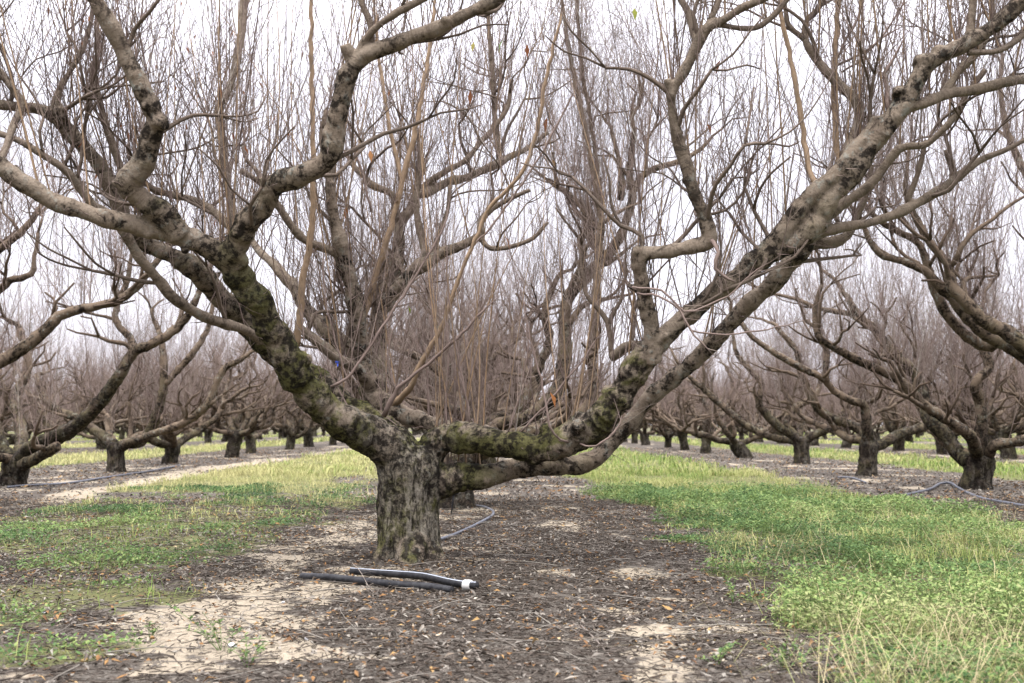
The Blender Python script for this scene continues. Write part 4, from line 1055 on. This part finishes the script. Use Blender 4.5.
def build_hero():
    rg = np.random.default_rng(77)
    base = HB
    root = empty('peach_tree', base)
    tag(root, 'big old bare peach tree with a mossy trunk and long spreading limbs in the foreground', 'tree', GROUP)
    thick = Geo()
    segA, segB, segR, segO, segL = [], [], [], [], []
    owners = []
    thin = {}
    allb = []
    for bi, (nm, limb, pts) in enumerate(HERO):
        b = px_nodes(pts, D0)
        sp = spline(b, 0.035)
        amp = np.clip(sp[:, 3] * 0.05, 0.0005, 0.004)
        if nm not in ('trunk', 'root', 'knob'):
            wv = np.array([[mnoise.noise(Vector((q[0] * 6 + 31 * k, q[1] * 6, q[2] * 6 + bi))) for k in range(3)] for q in sp])
            sp[1:-1, :3] += wv[1:-1] * amp[1:-1, None] * 6
            nr = np.array([mnoise.noise(Vector((q[0] * 11, q[1] * 11 + bi * 3, q[2] * 11))) for q in sp])
            sp[:, 3] *= 0.94
            sp[:, 3] *= 1 + 0.20 * nr + 0.10 * np.array([mnoise.noise(Vector((q[0] * 27, q[1] * 27, q[2] * 27 + bi))) for q in sp])
            allb.append((nm, b))
        cut = int((sp[:, 3] > 0.0185).sum()) if nm != 'knob' else len(sp)
        if nm in ('trunk', 'root'): cut = len(sp)
        big = sp[:max(cut + 1, 0)] if cut >= 2 else sp[:0]
        small = sp[max(cut - 1, 0):] if cut < len(sp) else sp[:0]
        main = nm in ('trunk', 'root', 'L', 'R', 'S', 'C', 'B1')
        if nm == 'knob':
            # a knob belongs to the branch whose skeleton is nearest
            tube1(thick, sp[:, :3], sp[:, 3], 10, 0.5, True, 0.12, bi)
            continue
        own = limb if main else f'{limb}:{bi}'
        if len(big):
            tube1(thick, big[:, :3], big[:, 3], 16, 0.5, True, 0.0, bi)
            al = np.concatenate([[0], np.cumsum(np.linalg.norm(np.diff(big[:, :3], axis=0), axis=1))])
            for k in range(len(big) - 1):
                segA.append(big[k, :3]); segB.append(big[k + 1, :3]); segR.append((big[k, 3], big[k + 1, 3])); segO.append(own); segL.append((al[k], al[k + 1]))
        if len(small) > 1:
            thin.setdefault(own, Geo())
            tube1(thin[own], small[:, :3], small[:, 3], 9, 0.5, True, 0.04, bi)
    # swellings, cankers and old pruning knots
    for nm, b in allb:
        if nm not in ('L', 'L1', 'L2', 'U', 'B1', 'R', 'S', 'R3', 'C', 'C3', 'C4', 'R0'): continue
        s_ = spline(b, 0.03)
        for q in range(3, len(s_) - 2):
            r = s_[q, 3]
            if r > 0.035 and rg.random() < 0.035:
                # sawn stub of a removed branch
                d = norm(s_[q + 1, :3] - s_[q, :3]); pr = rand_perp(d[None], rg)[0]; pr[2] = abs(pr[2]) * 0.9 + 0.15; pr = pr * 0.9 + d * 0.45; pr /= np.linalg.norm(pr)
                k_ = rg.uniform(0.28, 0.42); c = s_[q, :3]; ln = r + rg.uniform(0.03, 0.11)
                tube1(thick, np.array([c, c + pr * r * 0.8, c + pr * (r + 0.01), c + pr * (ln - 0.012), c + pr * ln, c + pr * (ln + .001)]), r * k_ * np.array([1.6, 1.6, 1.15, 0.95, 1.0, 0.9]), 10, 0.5, True, 0.06, q)
            if r > 0.03 and rg.random() < 0.06:
                d = norm(s_[q + 1, :3] - s_[q, :3]); pr = rand_perp(d[None], rg)[0]; pr[2] += 0.3; pr /= np.linalg.norm(pr)
                k_ = rg.uniform(0.35, 0.6); ln = rg.uniform(0.9, 1.6)
                c = s_[q, :3] + pr * r * 0.62
                tube1(thick, np.array([c - pr * r * 0.3, c, c + pr * r * 0.32 * ln, c + pr * r * 0.48 * ln]), r * k_ * np.array([1.3, 1.2, 0.9, 0.5]), 9, 0.5, True, 0.1, q)
    # one skin over trunk and limbs
    tm = thick.build('tmp')
    to = bpy.data.objects.new('tmp', tm); COL.objects.link(to)
    rm = to.modifiers.new('r', 'REMESH'); rm.mode = 'VOXEL'; rm.voxel_size = 0.0095
    dg = bpy.context.evaluated_depsgraph_get()
    ev = to.evaluated_get(dg); me = bpy.data.meshes.new_from_object(ev)
    V = np.empty(len(me.vertices) * 3, np.float32); me.vertices.foreach_get('co', V); V = V.reshape(-1, 3).astype(float)
    ed = np.empty(len(me.edges) * 2, np.int32); me.edges.foreach_get('vertices', ed); ed = ed.reshape(-1, 2)
    fq = np.empty(len(me.loops), np.int32); me.loops.foreach_get('vertex_index', fq)
    Q = fq.reshape(-1, 4)
    bpy.data.objects.remove(to); bpy.data.meshes.remove(tm)
    deg = np.bincount(ed.ravel(), minlength=len(V)).astype(float)[:, None]

    def lap(X):
        s = np.empty_like(X)
        for c in range(X.shape[1]):
            s[:, c] = np.bincount(ed[:, 0], X[ed[:, 1], c], len(X)) + np.bincount(ed[:, 1], X[ed[:, 0], c], len(X))
        return s / np.maximum(deg, 1) - X
    for _ in range(7):
        V = V + 0.55 * lap(V); V = V - 0.57 * lap(V)
    # nearest skeleton segment -> owner, radius, distance along
    A = np.array(segA); B = np.array(segB); R = np.array(segR); Lg = np.array(segL); O = np.array(segO)
    AB = B - A; l2 = (AB ** 2).sum(1)
    best = np.empty(len(V), np.int64); tt = np.empty(len(V))
    for s in range(0, len(V), 4000):
        q = V[s:s + 4000, None] - A[None]
        t = np.clip((q * AB[None]).sum(-1) / l2[None], 0, 1)
        dd = np.linalg.norm(q - AB[None] * t[..., None], axis=-1) / (R[:, 0][None] * (1 - t) + R[:, 1][None] * t)
        k = dd.argmin(1); best[s:s + 4000] = k; tt[s:s + 4000] = t[np.arange(len(k)), k]
    rad = R[best, 0] * (1 - tt) + R[best, 1] * tt
    along = Lg[best, 0] * (1 - tt) + Lg[best, 1] * tt
    for _ in range(3):
        rad = rad + 0.5 * lap(rad[:, None])[:, 0]
    # bark relief
    def normals(V):
        n = np.cross(V[Q[:, 2]] - V[Q[:, 0]], V[Q[:, 3]] - V[Q[:, 1]])
        o = np.zeros_like(V)
        for k in range(4): 
            for c in range(3): o[:, c] += np.bincount(Q[:, k], n[:, c], len(V))
        return norm(o)
    Nn = normals(V)
    isT = (O[best] == 'T')
    disp = np.empty(len(V))
    fr = mnoise.fractal; VV = V - base
    for i in range(len(V)):
        x, y, z = VV[i]
        r = rad[i]
        if r > 0.09:
            a = fr(Vector((x * 15, y * 15, z * 6)), 0.7, 2.1, 5)
            b = mnoise.noise(Vector((x * 5 + 9, y * 5, z * 4)))
            disp[i] = 0.011 * a + 0.013 * b
        else:
            a = fr(Vector((x * 17, y * 17, z * 17)), 0.8, 2.1, 4)
            b = mnoise.noise(Vector((x * 6 + 3, y * 6, z * 6)))
            disp[i] = r * (0.105 * a + 0.14 * b)
    V = V + Nn * disp[:, None]
    V = V - base
    fo = best[Q[:, 0]]
    fown = O[fo]

    def piece(own):
        g = Geo()
        k = fown == own
        if k.any():
            q = Q[k]; u, inv = np.unique(q, return_inverse=True)
            g.add(V[u], quads=inv.reshape(-1, 4), rad=rad[u], along=along[u], rnd=0.5)
        if own in thin:
            th = thin[own]
            v = np.concatenate(th.v) - base
            q = np.concatenate(th.q); t = np.concatenate(th.t)
            g.add(v, quads=q, tris=None, rad=np.concatenate(th.a['rad']), along=np.concatenate(th.a['along']), rnd=0.5)
            g.t.append(t + g.n - len(v))
        return g
    limbs = {}
    limbs['T'] = obj('trunk', piece('T').build('trunk'), M_BARK, root)
    for k in ('L', 'R', 'S', 'C', 'B'):
        limbs[k] = obj('limb', piece(k).build('limb'), M_BARK, root)
    labels = {'L': 'thick left limb, mossy below and forking into three', 'R': 'thickest limb, sweeping up to the right', 'S': 'low limb sagging to the right beneath the thickest one',
              'C': 'rear limb rising from the crotch', 'B': 'pale rear limb half hidden behind the left limb'}
    for k, v in labels.items(): limbs[k]['label'] = v
    done = sorted(set(list(O)) | set(thin))
    for own in done:
        if ':' not in own: continue
        g = piece(own)
        if not g.v: continue
        obj('branch', g.build('branch'), M_BARK, limbs[own.split(':')[0]])
    # visible single shoots
    spr = []
    for i, pts in enumerate(SPROUTS):
        b = px_branch(pts, D0)
        sp = spline(b, 0.05)
        sp[1:-1, :3] += rg.normal(size=(len(sp) - 2, 3)) * 0.003
        g = Geo(); tube1(g, sp[:, :3], sp[:, 3] * (0.82 if pts[0][3] > 2.6 else 0.55) * np.clip((1 - np.linspace(0, 1, len(sp))) * 6, 0.25, 1), 6, 0.75 if i in (0, 1, 2, 4, 16, 17) else 0.42, True, 0.07, i)
        # side twigs of the shoot
        n = int(len(sp) * 0.9)
        Bp, Tp, Rp = sample_on([sp], 0.09, rg, smin=0.15)
        if len(Bp):
            pr = rand_perp(Tp, rg); dd = norm(Tp * 0.75 + pr * 0.7 + np.array([0, 0, 0.15]))
            shoots(g, Bp, dd, rg.uniform(0.05, 0.38, len(Bp)), np.full(len(Bp), 0.0019), rg, 4, False)
        obj('shoot', g.build('shoot', base), M_TAN if i in (0, 1, 2, 4, 16, 17) else M_BARK if i in (27, 28) else M_SHOOT, root)
        spr.append(sp)
    # the fine twigs of the crown
    g = Geo()
    bs = [spline(b, 0.1) for nm, b in allb]
    # secondary branching, so twigs do not all start on the traced limbs
    sec = []
    for nm, b in allb:
        s_ = spline(b, 0.12)
        for q in range(2, len(s_) - 1):
            r = s_[q, 3]
            if r < 0.075 and rg.random() < (0.26 if nm not in ('L', 'R', 'S') else 0.14):
                d = norm(s_[q, :3] - s_[q - 1, :3]); dd = d * 0.5 + rand_perp(d[None], rg)[0] * 0.8 + np.array([0, 0.15, 0.55])
                sub = []
                grow(s_[q, :3], dd / np.linalg.norm(dd), min(r * 0.45, 0.014), rg.uniform(0.3, 0.75), 2, rg, sub, 0, 0)
                sec += [x[2] for x in sub]
    gs = Geo()
    for i, b in enumerate(sec):
        q = spline(b, 0.07); tube1(gs, q[:, :3], q[:, 3], 5, 0.5, True, 0.06, i)
    so_ = obj('small_branches', gs.build('small_branches', base), M_BARK, root); so_['kind'] = 'stuff'; so_.name = 'side_wood'
    def put(br, spacing, lmin, lmax, rmin=0.0, rmax=1.0, thick_=1.0, **kw):
        Bp, Tp, Rp = sample_on(br, spacing, rg, rmin, rmax)
        n = len(Bp)
        if n:
            shoots(g, Bp + np.array([0, 0, 1.0]) * (Rp * 0.75)[:, None], shoot_dirs(Tp, rg, **kw), rg.uniform(0, 1, n) ** 1.4 * (lmax - lmin) + lmin, rg.uniform(0.0015, 0.0032, n) * thick_, rg, 7, True, 0.0, 0.7)
    put(sec, 0.10, 0.15, 1.5, thick_=1.1)
    put(bs, 0.09, 0.2, 1.8, 0.0, 0.045, thick_=1.15)
    put(bs, 0.13, 0.15, 1.5, 0.045, 0.12, thick_=1.15)
    Bp, Tp, Rp = sample_on(bs, 0.045, rg, 0.012, 0.10)      # short dead spurs all round the limbs
    pr = rand_perp(Tp, rg)
    shoots(g, Bp + pr * (Rp * 0.85)[:, None], norm(pr + Tp * 0.4 + rg.normal(size=pr.shape) * 0.3), rg.uniform(0.02, 0.14, len(Bp)), rg.uniform(0.0016, 0.0034, len(Bp)), rg, 4, False, -0.1, 1, 0, 0.15)
    put([spline(px_branch(p, D0), 0.1) for p in SPROUTS[:9]], 0.16, 0.15, 0.7)
    # long straight whips of last summer, thicker than the rest
    Bp, Tp, Rp = sample_on([spline(b, 0.1) for nm, b in allb if nm in ('L', 'L1', 'L2', 'U', 'R', 'R0', 'R3', 'C', 'C2', 'C3', 'C4', 'B1', 'S', 'r', 'u', 'c', 's')], 0.15, rg, 0.010, 0.11)
    shoots(g, Bp + np.array([0, 0, 1.0]) * (Rp * 0.8)[:, None], shoot_dirs(Tp, rg, 1.0, 0.1, 0.2), rg.uniform(0.5, 2.1, len(Bp)), rg.uniform(0.0028, 0.0052, len(Bp)), rg, 8, True, 0.05, 0.6, 0.0, 0.03)
    obj('crown', g.build('crown', base), M_SHOOT, root)
    # pale tan water sprouts among the twigs
    gt = Geo()
    Bp, Tp, Rp = sample_on([spline(b, 0.1) for nm, b in allb if nm in ('L1', 'U', 'R', 'R3', 'C', 'C2', 'C3', 'C4', 'B1', 'S', 'r', 'c')], 0.30, rg, 0.012, 0.11)
    shoots(gt, Bp + np.array([0, 0, 1.0]) * (Rp * 0.8)[:, None], shoot_dirs(Tp, rg, 1.0, 0.06, 0.15), rg.uniform(0.8, 2.3, len(Bp)), rg.uniform(0.004, 0.0078, len(Bp)), rg, 9, False, 0.1, 1.0, 0.0, 0.03)
    ws = obj('water_sprout', gt.build('water_sprout', base), M_TAN, root); ws['kind'] = 'stuff'
    # shrivelled leaf remnants hanging in the upper crown
    Bp, Tp, Rp = sample_on(sec + [b for b in bs if b[:, 3].mean() < 0.03], 0.35, rg)
    n = min(len(Bp), 260); Bp = Bp[:n] + rg.normal(size=(n, 3)) * np.array([0.15, 0.15, 0.1]) + np.array([0, 0, 0.35])
    gl = Geo(); leaves(gl, Bp - base, rg.uniform(0, 6.28, n), rg.uniform(-1.5, -0.9, n), rg.uniform(0.025, 0.06, n), rg.uniform(0.006, 0.014, n), rg.uniform(-0.4, 0.6, n), rg.uniform(0, 0.2, n), rg.uniform(-1, 1, n), rg.uniform(-0.1, 0.2, n))
    # the last leaves
    lm = ramp_material('last_leaf', [(0, (0.1125, 0.045, 0.02625)), (0.35, (0.2475, 0.105, 0.0375)), (0.6, (0.1875, 0.12, 0.06)), (0.8, (0.195, 0.1875, 0.0375)), (1, (0.105, 0.195, 0.0225))], rough=0.5, trans=0.35)
    dl = obj('withered_leaf', gl.build('withered_leaf', smooth=False), lm, root); dl['kind'] = 'stuff'
    for (x, y, dd, ln, rn) in ((503, 40, -.2, .09, 1), (474, 42, -.2, .07, .75), (363, 143, .3, .06, 1), (370, 150, .3, .09, .45), (345, 205, .2, .09, .3), (547, 117, 0, .09, .1), (634, 8, -.3, .09, .85),
                                (550, 392, -.5, .09, .33), (505, 236, .3, .09, .15), (527, 44, 0, .08, .1), (470, 90, .2, .09, .1), (551, 158, 0, .07, .6), (408, 306, .2, .05, .9), (706, 122, -.6, .08, .1), (720, 60, -.6, .08, .05), (658, 108, -.5, .07, .1)):
        q = P(x, y, D0 + dd) - base
        gl = Geo(); leaves(gl, q[None], np.array([rg.uniform(0, 6.28)]), np.array([-1.25]), np.array([ln]), np.array([ln * 0.36]), np.array([0.15]), np.array([rn]), np.array([rg.uniform(-1, 1)]), np.array([0.08]))
        obj('leaf', gl.build('leaf', smooth=False), lm, root)
    return root


HERO_ROOT = build_hero()

# ------------------------------------------------------------------ pipes and hoses
M_RUB = flat_material('black_polyethylene', (0.005, 0.005, 0.006), 0.55, 40, 0.12, 0.15)
M_HOSE = flat_material('weathered_hose', (0.04875, 0.0525, 0.06375), 0.45, 60, 0.35, 0.15)
M_WHITE = flat_material('white_plastic', (0.336, 0.328, 0.304), 0.5, 60, 0.15, 0.15)
M_DARK = flat_material('pipe_inside', (0.008, 0.008, 0.008), 0.9)
M_STRIPE = flat_material('pale_stripe', (0.224, 0.24, 0.264), 0.45, 60, 0.2)
M_BLUE = flat_material('blue_tape', (0.02, 0.05, 0.30), 0.5)


def gpath(pts, step=0.05, z0=0.0):
    p = []
    for x, y, zo in pts:
        g = G(x, y); g = g.copy()
        g[2] = float(hgt(np.array([g[0]]), np.array([g[1]]))[0]) + zo
        p.append([*g, 1.0])
    return spline(np.array(p), step)[:, :3]


def ring_end(geo, p, d, ro, ri, depth):
    """open pipe mouth: an annulus and a short inner wall"""
    d = d / np.linalg.norm(d)
    pts = np.array([p - d * 0.0005, p + d * 0.0005, p + d * 0.001, p - d * depth])
    tube1(geo, pts, np.array([ro, ro, ri, ri]), 20, 0.5, False)


def pipe(name, path, ro, label, cat, mat, corr=0.0, group=None):
    base = path[len(path) // 2].copy(); base[2] = 0
    root = empty(name, base); tag(root, label, cat, group)
    path = path - base
    r = np.full(len(path), ro)
    if corr: r = r * (1 + corr * np.cos(np.arange(len(path)) * np.pi))
    g = Geo(); tube1(g, path, r, 20, 0.5, False)
    for e, d in ((path[0], path[0] - path[1]), (path[-1], path[-1] - path[-2])):
        ring_end(g, e, d, ro, ro * 0.8, ro * 2.5)
    obj('pipe_wall', g.build('pipe_wall'), mat, root)
    g = Geo()
    for e, d in ((path[0], path[1] - path[0]), (path[-1], path[-2] - path[-1])):
        d = d / np.linalg.norm(d)
        tube1(g, np.array([e + d * ro * 2.2, e + d * ro * 2.3]), np.array([ro * 0.79] * 2), 16, 0.5, True)
    obj('dark_bore', g.build('dark_bore'), M_DARK, root)
    return root, path, base


ra = 0.0198
pathA = gpath([(302, 580, ra), (330, 583, ra), (365, 587, ra + .002), (400, 590, ra), (430, 592, ra), (452, 594, ra - .002)], 0.012)
pipe('rubber_pipe', pathA, ra, 'plain matt black pipe length lying in front of the big trunk', 'pipe', M_RUB, 0.018, 'cut pipe lengths by the trunk')
pathB = gpath([(351, 577.5, .03), (375, 579, .03), (400, 581, .031), (425, 584.5, .034), (450, 590, .036), (466, 592, .031), (477, 593, .028)], 0.02)
rootB, pB, baseB = pipe('striped_pipe', pathB, ra * 0.97, 'black pipe length with a pale stripe and white collar, resting across the plain one', 'pipe', M_RUB, 0.0, 'cut pipe lengths by the trunk')


def surface_strip(geo, path, ro, a0, a1, k=4):
    tan = norm(np.gradient(path, axis=0)); side = norm(np.cross(tan, [0, 0, 1.0])); upv = np.cross(side, tan)
    an = np.linspace(a0, a1, k)
    v = path[:, None] + ro * (side[:, None] * np.cos(an)[None, :, None] + upv[:, None] * np.sin(an)[None, :, None])
    m = len(path); idx = np.arange(m * k).reshape(m, k)
    q = np.stack([idx[:-1, :-1], idx[1:, :-1], idx[1:, 1:], idx[:-1, 1:]], -1).reshape(-1, 4)
    geo.add(v.reshape(-1, 3), quads=q, rnd=0.5)


g = Geo(); surface_strip(g, pB, ra * 0.97 + 0.0007, 0.95, 1.22); surface_strip(g, pB[:len(pB) // 2], ra * 0.97 + 0.0007, 1.6, 1.8)
obj('stripe', g.build('stripe'), M_STRIPE, rootB)
cd = norm(pB[-1] - pB[-3]); c0 = pB[-1] - cd * 0.072
g = Geo(); tube1(g, np.array([c0 - cd * .001, c0, c0 + cd * .003, c0 + cd * .018, c0 + cd * .036, c0 + cd * .039, c0 + cd * .04]), ra * np.array([1.0, 1.22, 1.3, 1.3, 1.3, 1.22, 1.0]), 24, 0.5, False)
obj('collar', g.build('collar'), M_WHITE, rootB)


def hose(pts, r, name, label, cat='hose', group='irrigation hoses', mat=None):
    p = gpath(pts, 0.04)
    base = p[0].copy(); base[2] = 0
    g = Geo(); tube1(g, p, np.full(len(p), r), 12, 0.5, True)
    return tag(obj(name, g.build(name, base), mat or M_HOSE, None, base), label, cat, group)


hose([(392, 553, .012), (420, 545, .012), (443, 540, .014), (458, 534, .016), (472, 528, .018), (486, 522, .018), (493, 517, .016), (492, 512, .014), (484, 509, .012), (470, 507, .012), (452, 506, .012), (430, 508, .01), (400, 509, .01)], 0.0125, 'irrigation_hose', 'grey hose looping on the soil behind the big trunk')
hose([(8, 489, .012), (24, 487, .014), (66, 484, .014), (105, 479, .014), (128, 475, .014), (150, 472, .014), (180, 466, .014)], 0.016, 'irrigation_hose', 'bluish grey hose lying along the left row beside the squat tree')
hose([(905, 496, .01), (930, 490, .014), (940, 486.5, .03), (950, 486, .03), (958, 489, .018), (968, 494, .014), (984, 500, .014), (1006, 504, .014), (1030, 508, .012)], 0.017, 'irrigation_hose', 'dark hose curving over the soil in front of the right row')
hose([(838, 478, .01), (850, 478.5, .016), (858, 480, .016), (866, 484, .014)], 0.015, 'irrigation_hose', 'short grey hose end beside the trunk on the right')

# micro sprinkler on its stake
sb = G(451, 515)
st = empty('sprinkler_stake', sb); tag(st, 'small black sprinkler stake leaning beside the tree behind the big trunk', 'sprinkler', None)
g = Geo(); tube1(g, np.array([[0, 0, -.03], [.012, 0, .09], [.024, 0, .17], [.028, 0, .185]]), np.array([.006, .008, .008, .006]), 8)
obj('stake', g.build('stake'), M_RUB, st)
g = Geo(); tube1(g, np.array([[.0, 0, .178], [.02, 0, .19], [.05, 0, .196], [.064, 0, .19]]), np.array([.012, .016, .016, .008]), 10)
hd = obj('sprinkler_head', g.build('sprinkler_head'), M_RUB, st)

# blue flagging tape on a rear branch
tb = P(337, 362, D0 + .3)
g = Geo()
tube1(g, np.array([[0, 0, -.006], [.001, 0, 0], [.002, 0, .006]]), np.array([.012, .013, .012]), 12, 0.5, False)
leaves(g, np.array([[.0, -.012, 0.0], [.005, -.012, -.005]]), np.array([.3, 5.0]), np.array([-1.3, -1.2]), np.array([.022, .03]), np.array([.010, .010]), np.array([.1, .1]), np.array([.5, .5]))
tag(obj('marking_tape', g.build('marking_tape', smooth=False), M_BLUE, None, tb), 'bright blue marking tape tied round a rear branch of the big tree', 'tape')

# small white scraps on the soil
M_SCRAP = flat_material('white_scrap', (0.4, 0.4, 0.4), 0.8, 40, 0.2)
for i, (x, y, s_, lab) in enumerate(((232, 648, .016, 'biggest white scrap, beside the small weeds on the front sand patch'), (306, 640, .008, 'white scrap on the soil right of the front sand patch'), (45, 612, .009, 'white scrap among the weeds at the lower left'), (283, 602, .008, 'tiny white scrap just left of the black pipe ends'))):
    p = G(x, y); rgs = np.random.default_rng(60 + i)
    bm = bmesh.new(); bmesh.ops.create_icosphere(bm, subdivisions=3, radius=s_)
    for v in bm.verts:
        n_ = mnoise.fractal(v.co * (1.3 / s_ * .8) + Vector((i * 5, 0, 0)), 0.8, 2, 3)
        v.co *= 1 + 0.45 * n_; v.co.z *= 0.55
    me = bpy.data.meshes.new('paper_scrap'); bm.to_mesh(me); bm.free()
    tag(obj('paper_scrap', me, M_SCRAP, None, (p[0], p[1], float(hgt(np.array([p[0]]), np.array([p[1]]))[0]) + s_ * 0.35)), lab, 'scrap', 'white scraps on the ground')

# fallen prunings
M_STICK = ramp_material('fallen_twig', [(0, (0.105, 0.0825, 0.0675)), (1, (0.1725, 0.15, 0.1275))], rough=0.8, grain=40)
for i, (pts, r, lab) in enumerate((
    ([(478, 546, .012), (500, 544, .02), (520, 549, .015), (540, 560, .008), (560, 572, .006)], .0035, 'thin curved fallen twig on the soil right of the big trunk'),
    ([(492, 563, .008), (515, 566, .012), (545, 566, .006)], .004, 'short pale fallen twig lying right of the collared pipe'),
    ([(462, 640, .006), (472, 652, .01), (483, 668, .006)], .003, 'fallen twig lying in the front centre of the leaf litter'),
    ([(580, 628, .006), (592, 640, .012), (612, 662, .006)], .0035, 'long thin fallen twig on the litter at the lower right of centre'),
    ([(340, 598, .006), (358, 603, .01), (382, 606, .006)], .003, 'fallen twig lying just below the plain black pipe'),
    ([(352, 573, .05), (360, 584, .055), (371, 594, .01), (378, 596, .004)], .0025, 'fine twig hooked over the two black pipes'),
)):
    p = gpath(pts, 0.03); base = p[0].copy(); base[2] = 0
    g = Geo(); tube1(g, p, np.linspace(r, r * 0.5, len(p)), 6, 0.3 + 0.1 * i, True, 0.08, i)
    Bp, Tp, Rp = sample_on([np.c_[p, np.full(len(p), r)]], 0.12, RNG, smin=0.2)
    pr = rand_perp(Tp, RNG); pr[:, 2] = np.abs(pr[:, 2]) * 0.3
    shoots(g, Bp, norm(Tp + pr), RNG.uniform(0.04, 0.12, len(Bp)), np.full(len(Bp), r * 0.4), RNG, 3, False)
    tag(obj('fallen_twig', g.build('fallen_twig', base), M_STICK, None, base), lab, 'twig', 'fallen twigs')

# single weeds on the bare soil
WEED_MAT = bpy.data.materials['weed_leaf']
for i, (x, y, n, h, lab) in enumerate(((222, 652, 90, .16, 'sprawling small weed growing out of the front sand patch'), (248, 668, 60, .12, 'small weed at the bottom edge on the sand patch'), (733, 603, 70, .14, 'small upright weed at the right edge of the bare soil'),
                                       (716, 668, 60, .10, 'low green weed at the lower right of the bare soil'), (782, 672, 80, .13, 'leafy weed at the bottom beside the grassy right alley'), (150, 640, 40, .08, 'tiny weed on the litter left of the front sand patch'))):
    b = G(x, y); rgs = np.random.default_rng(500 + i)
    g = Geo()
    ns = max(5, n // 9)
    tip = np.c_[rgs.normal(size=(ns, 2)) * h * 0.55, rgs.uniform(0.3, 1.0, ns) * h]
    mid = tip * 0.5 + np.c_[np.zeros((ns, 2)), np.full(ns, h * 0.12)]
    st_ = np.stack([np.zeros((ns, 3)) - [0, 0, .01], mid, tip], 1)
    tubes(g, st_, np.full((ns, 3), .0012), 3, np.full(ns, .6))
    me = g.build('stem'); root = empty('weed_plant', b); tag(root, lab, 'weed', 'single weeds on the soil')
    obj('stem', me, WEED_MAT, root)
    g = Geo(); k = rgs.integers(0, ns, n); t = rgs.uniform(0.25, 1, n)[:, None]
    q = np.where(t < .5, mid[k] * t * 2, mid[k] * (2 - 2 * t) + tip[k] * (2 * t - 1))
    leaves(g, q, rgs.uniform(0, 6.28, n), rgs.uniform(-.3, .7, n), rgs.uniform(.012, .03, n), rgs.uniform(.006, .014, n), rgs.uniform(-.1, .3, n), np.clip(rgs.normal(.5, .2, n), 0, 1))
    obj('leaf', g.build('leaf', smooth=False), WEED_MAT, root)['kind'] = 'stuff'


# ------------------------------------------------------------------ world, light, camera
w = bpy.data.worlds.new('World'); SC.world = w; w.use_nodes = True
nt = w.node_tree
sky = N(nt, 'ShaderNodeTexSky', sky_type='NISHITA')
sky.sun_disc = False
SUN_EL, SUN_AZ = math.radians(66), math.radians(205)
sky.sun_elevation = SUN_EL; sky.sun_rotation = SUN_AZ
sky.dust_density = 4.0; sky.air_density = 1.0
bg = nt.nodes['Background']
# overcast dome: the cloud deck is brighter overhead than at the horizon
sz = N(nt, 'ShaderNodeSeparateXYZ'); L(nt, N(nt, 'ShaderNodeTexCoord').outputs['Generated'], sz.inputs[0])
tc = N(nt, 'ShaderNodeTexCoord').outputs['Generated']
cl = noise_node(nt, tc, 2.2, 4, 0.5)
dome = mapr(nt, math_(nt, 'ADD', sz.outputs[2], math_(nt, 'MULTIPLY', math_(nt, 'SUBTRACT', cl, 0.5), 0.15)), 0.22, 1.0, 0.46, 3.6)
dome_node = dome.node; dome_node.interpolation_type = 'SMOOTHSTEP'
cloud = N(nt, 'ShaderNodeVectorMath', operation='SCALE'); cloud.inputs[0].default_value = (9.75, 9.6, 10.55); L(nt, dome, cloud.inputs['Scale'])
mx = N(nt, 'ShaderNodeMix', data_type='RGBA'); mx.inputs[0].default_value = 0.93
L(nt, sky.outputs[0], mx.inputs[6]); L(nt, cloud.outputs[0], mx.inputs[7])
L(nt, mx.outputs[2], bg.inputs['Color']); bg.inputs['Strength'].default_value = 0.1
sun = bpy.data.lights.new('overcast_sun', 'SUN'); sun.energy = 1.5; sun.angle = math.radians(25); sun.color = (1, 0.97, 0.92)
so = bpy.data.objects.new('overcast_sun', sun); COL.objects.link(so)
dv = Vector((math.sin(SUN_AZ) * math.cos(SUN_EL), math.cos(SUN_AZ) * math.cos(SUN_EL), math.sin(SUN_EL)))
so.rotation_euler = dv.to_track_quat('Z', 'Y').to_euler()
so.location = (0, 0, 20)

cam = bpy.data.cameras.new('camera'); co = bpy.data.objects.new('camera', cam); COL.objects.link(co)
co.location = CAM; co.rotation_euler = (math.pi / 2 + PITCH, 0, -YAW)
cam.sensor_width = 36; cam.lens = 36 * F / 1024
cam.clip_end = 3000; cam.clip_start = 0.05
cam.dof.use_dof = True; cam.dof.focus_distance = 6.5; cam.dof.aperture_fstop = 4.0
SC.camera = co
SC.view_settings.view_transform = 'Standard'; SC.view_settings.look = 'None'
SC.view_settings.exposure = 1.6; SC.view_settings.gamma = 1.0
SC.view_settings.use_curve_mapping = False
SC.cycles.use_denoising = True
SC.cycles.denoising_input_passes = 'RGB_ALBEDO_NORMAL'
SC.cycles.denoising_prefilter = 'ACCURATE'
SC.cycles.max_bounces = 6; SC.cycles.diffuse_bounces = 2
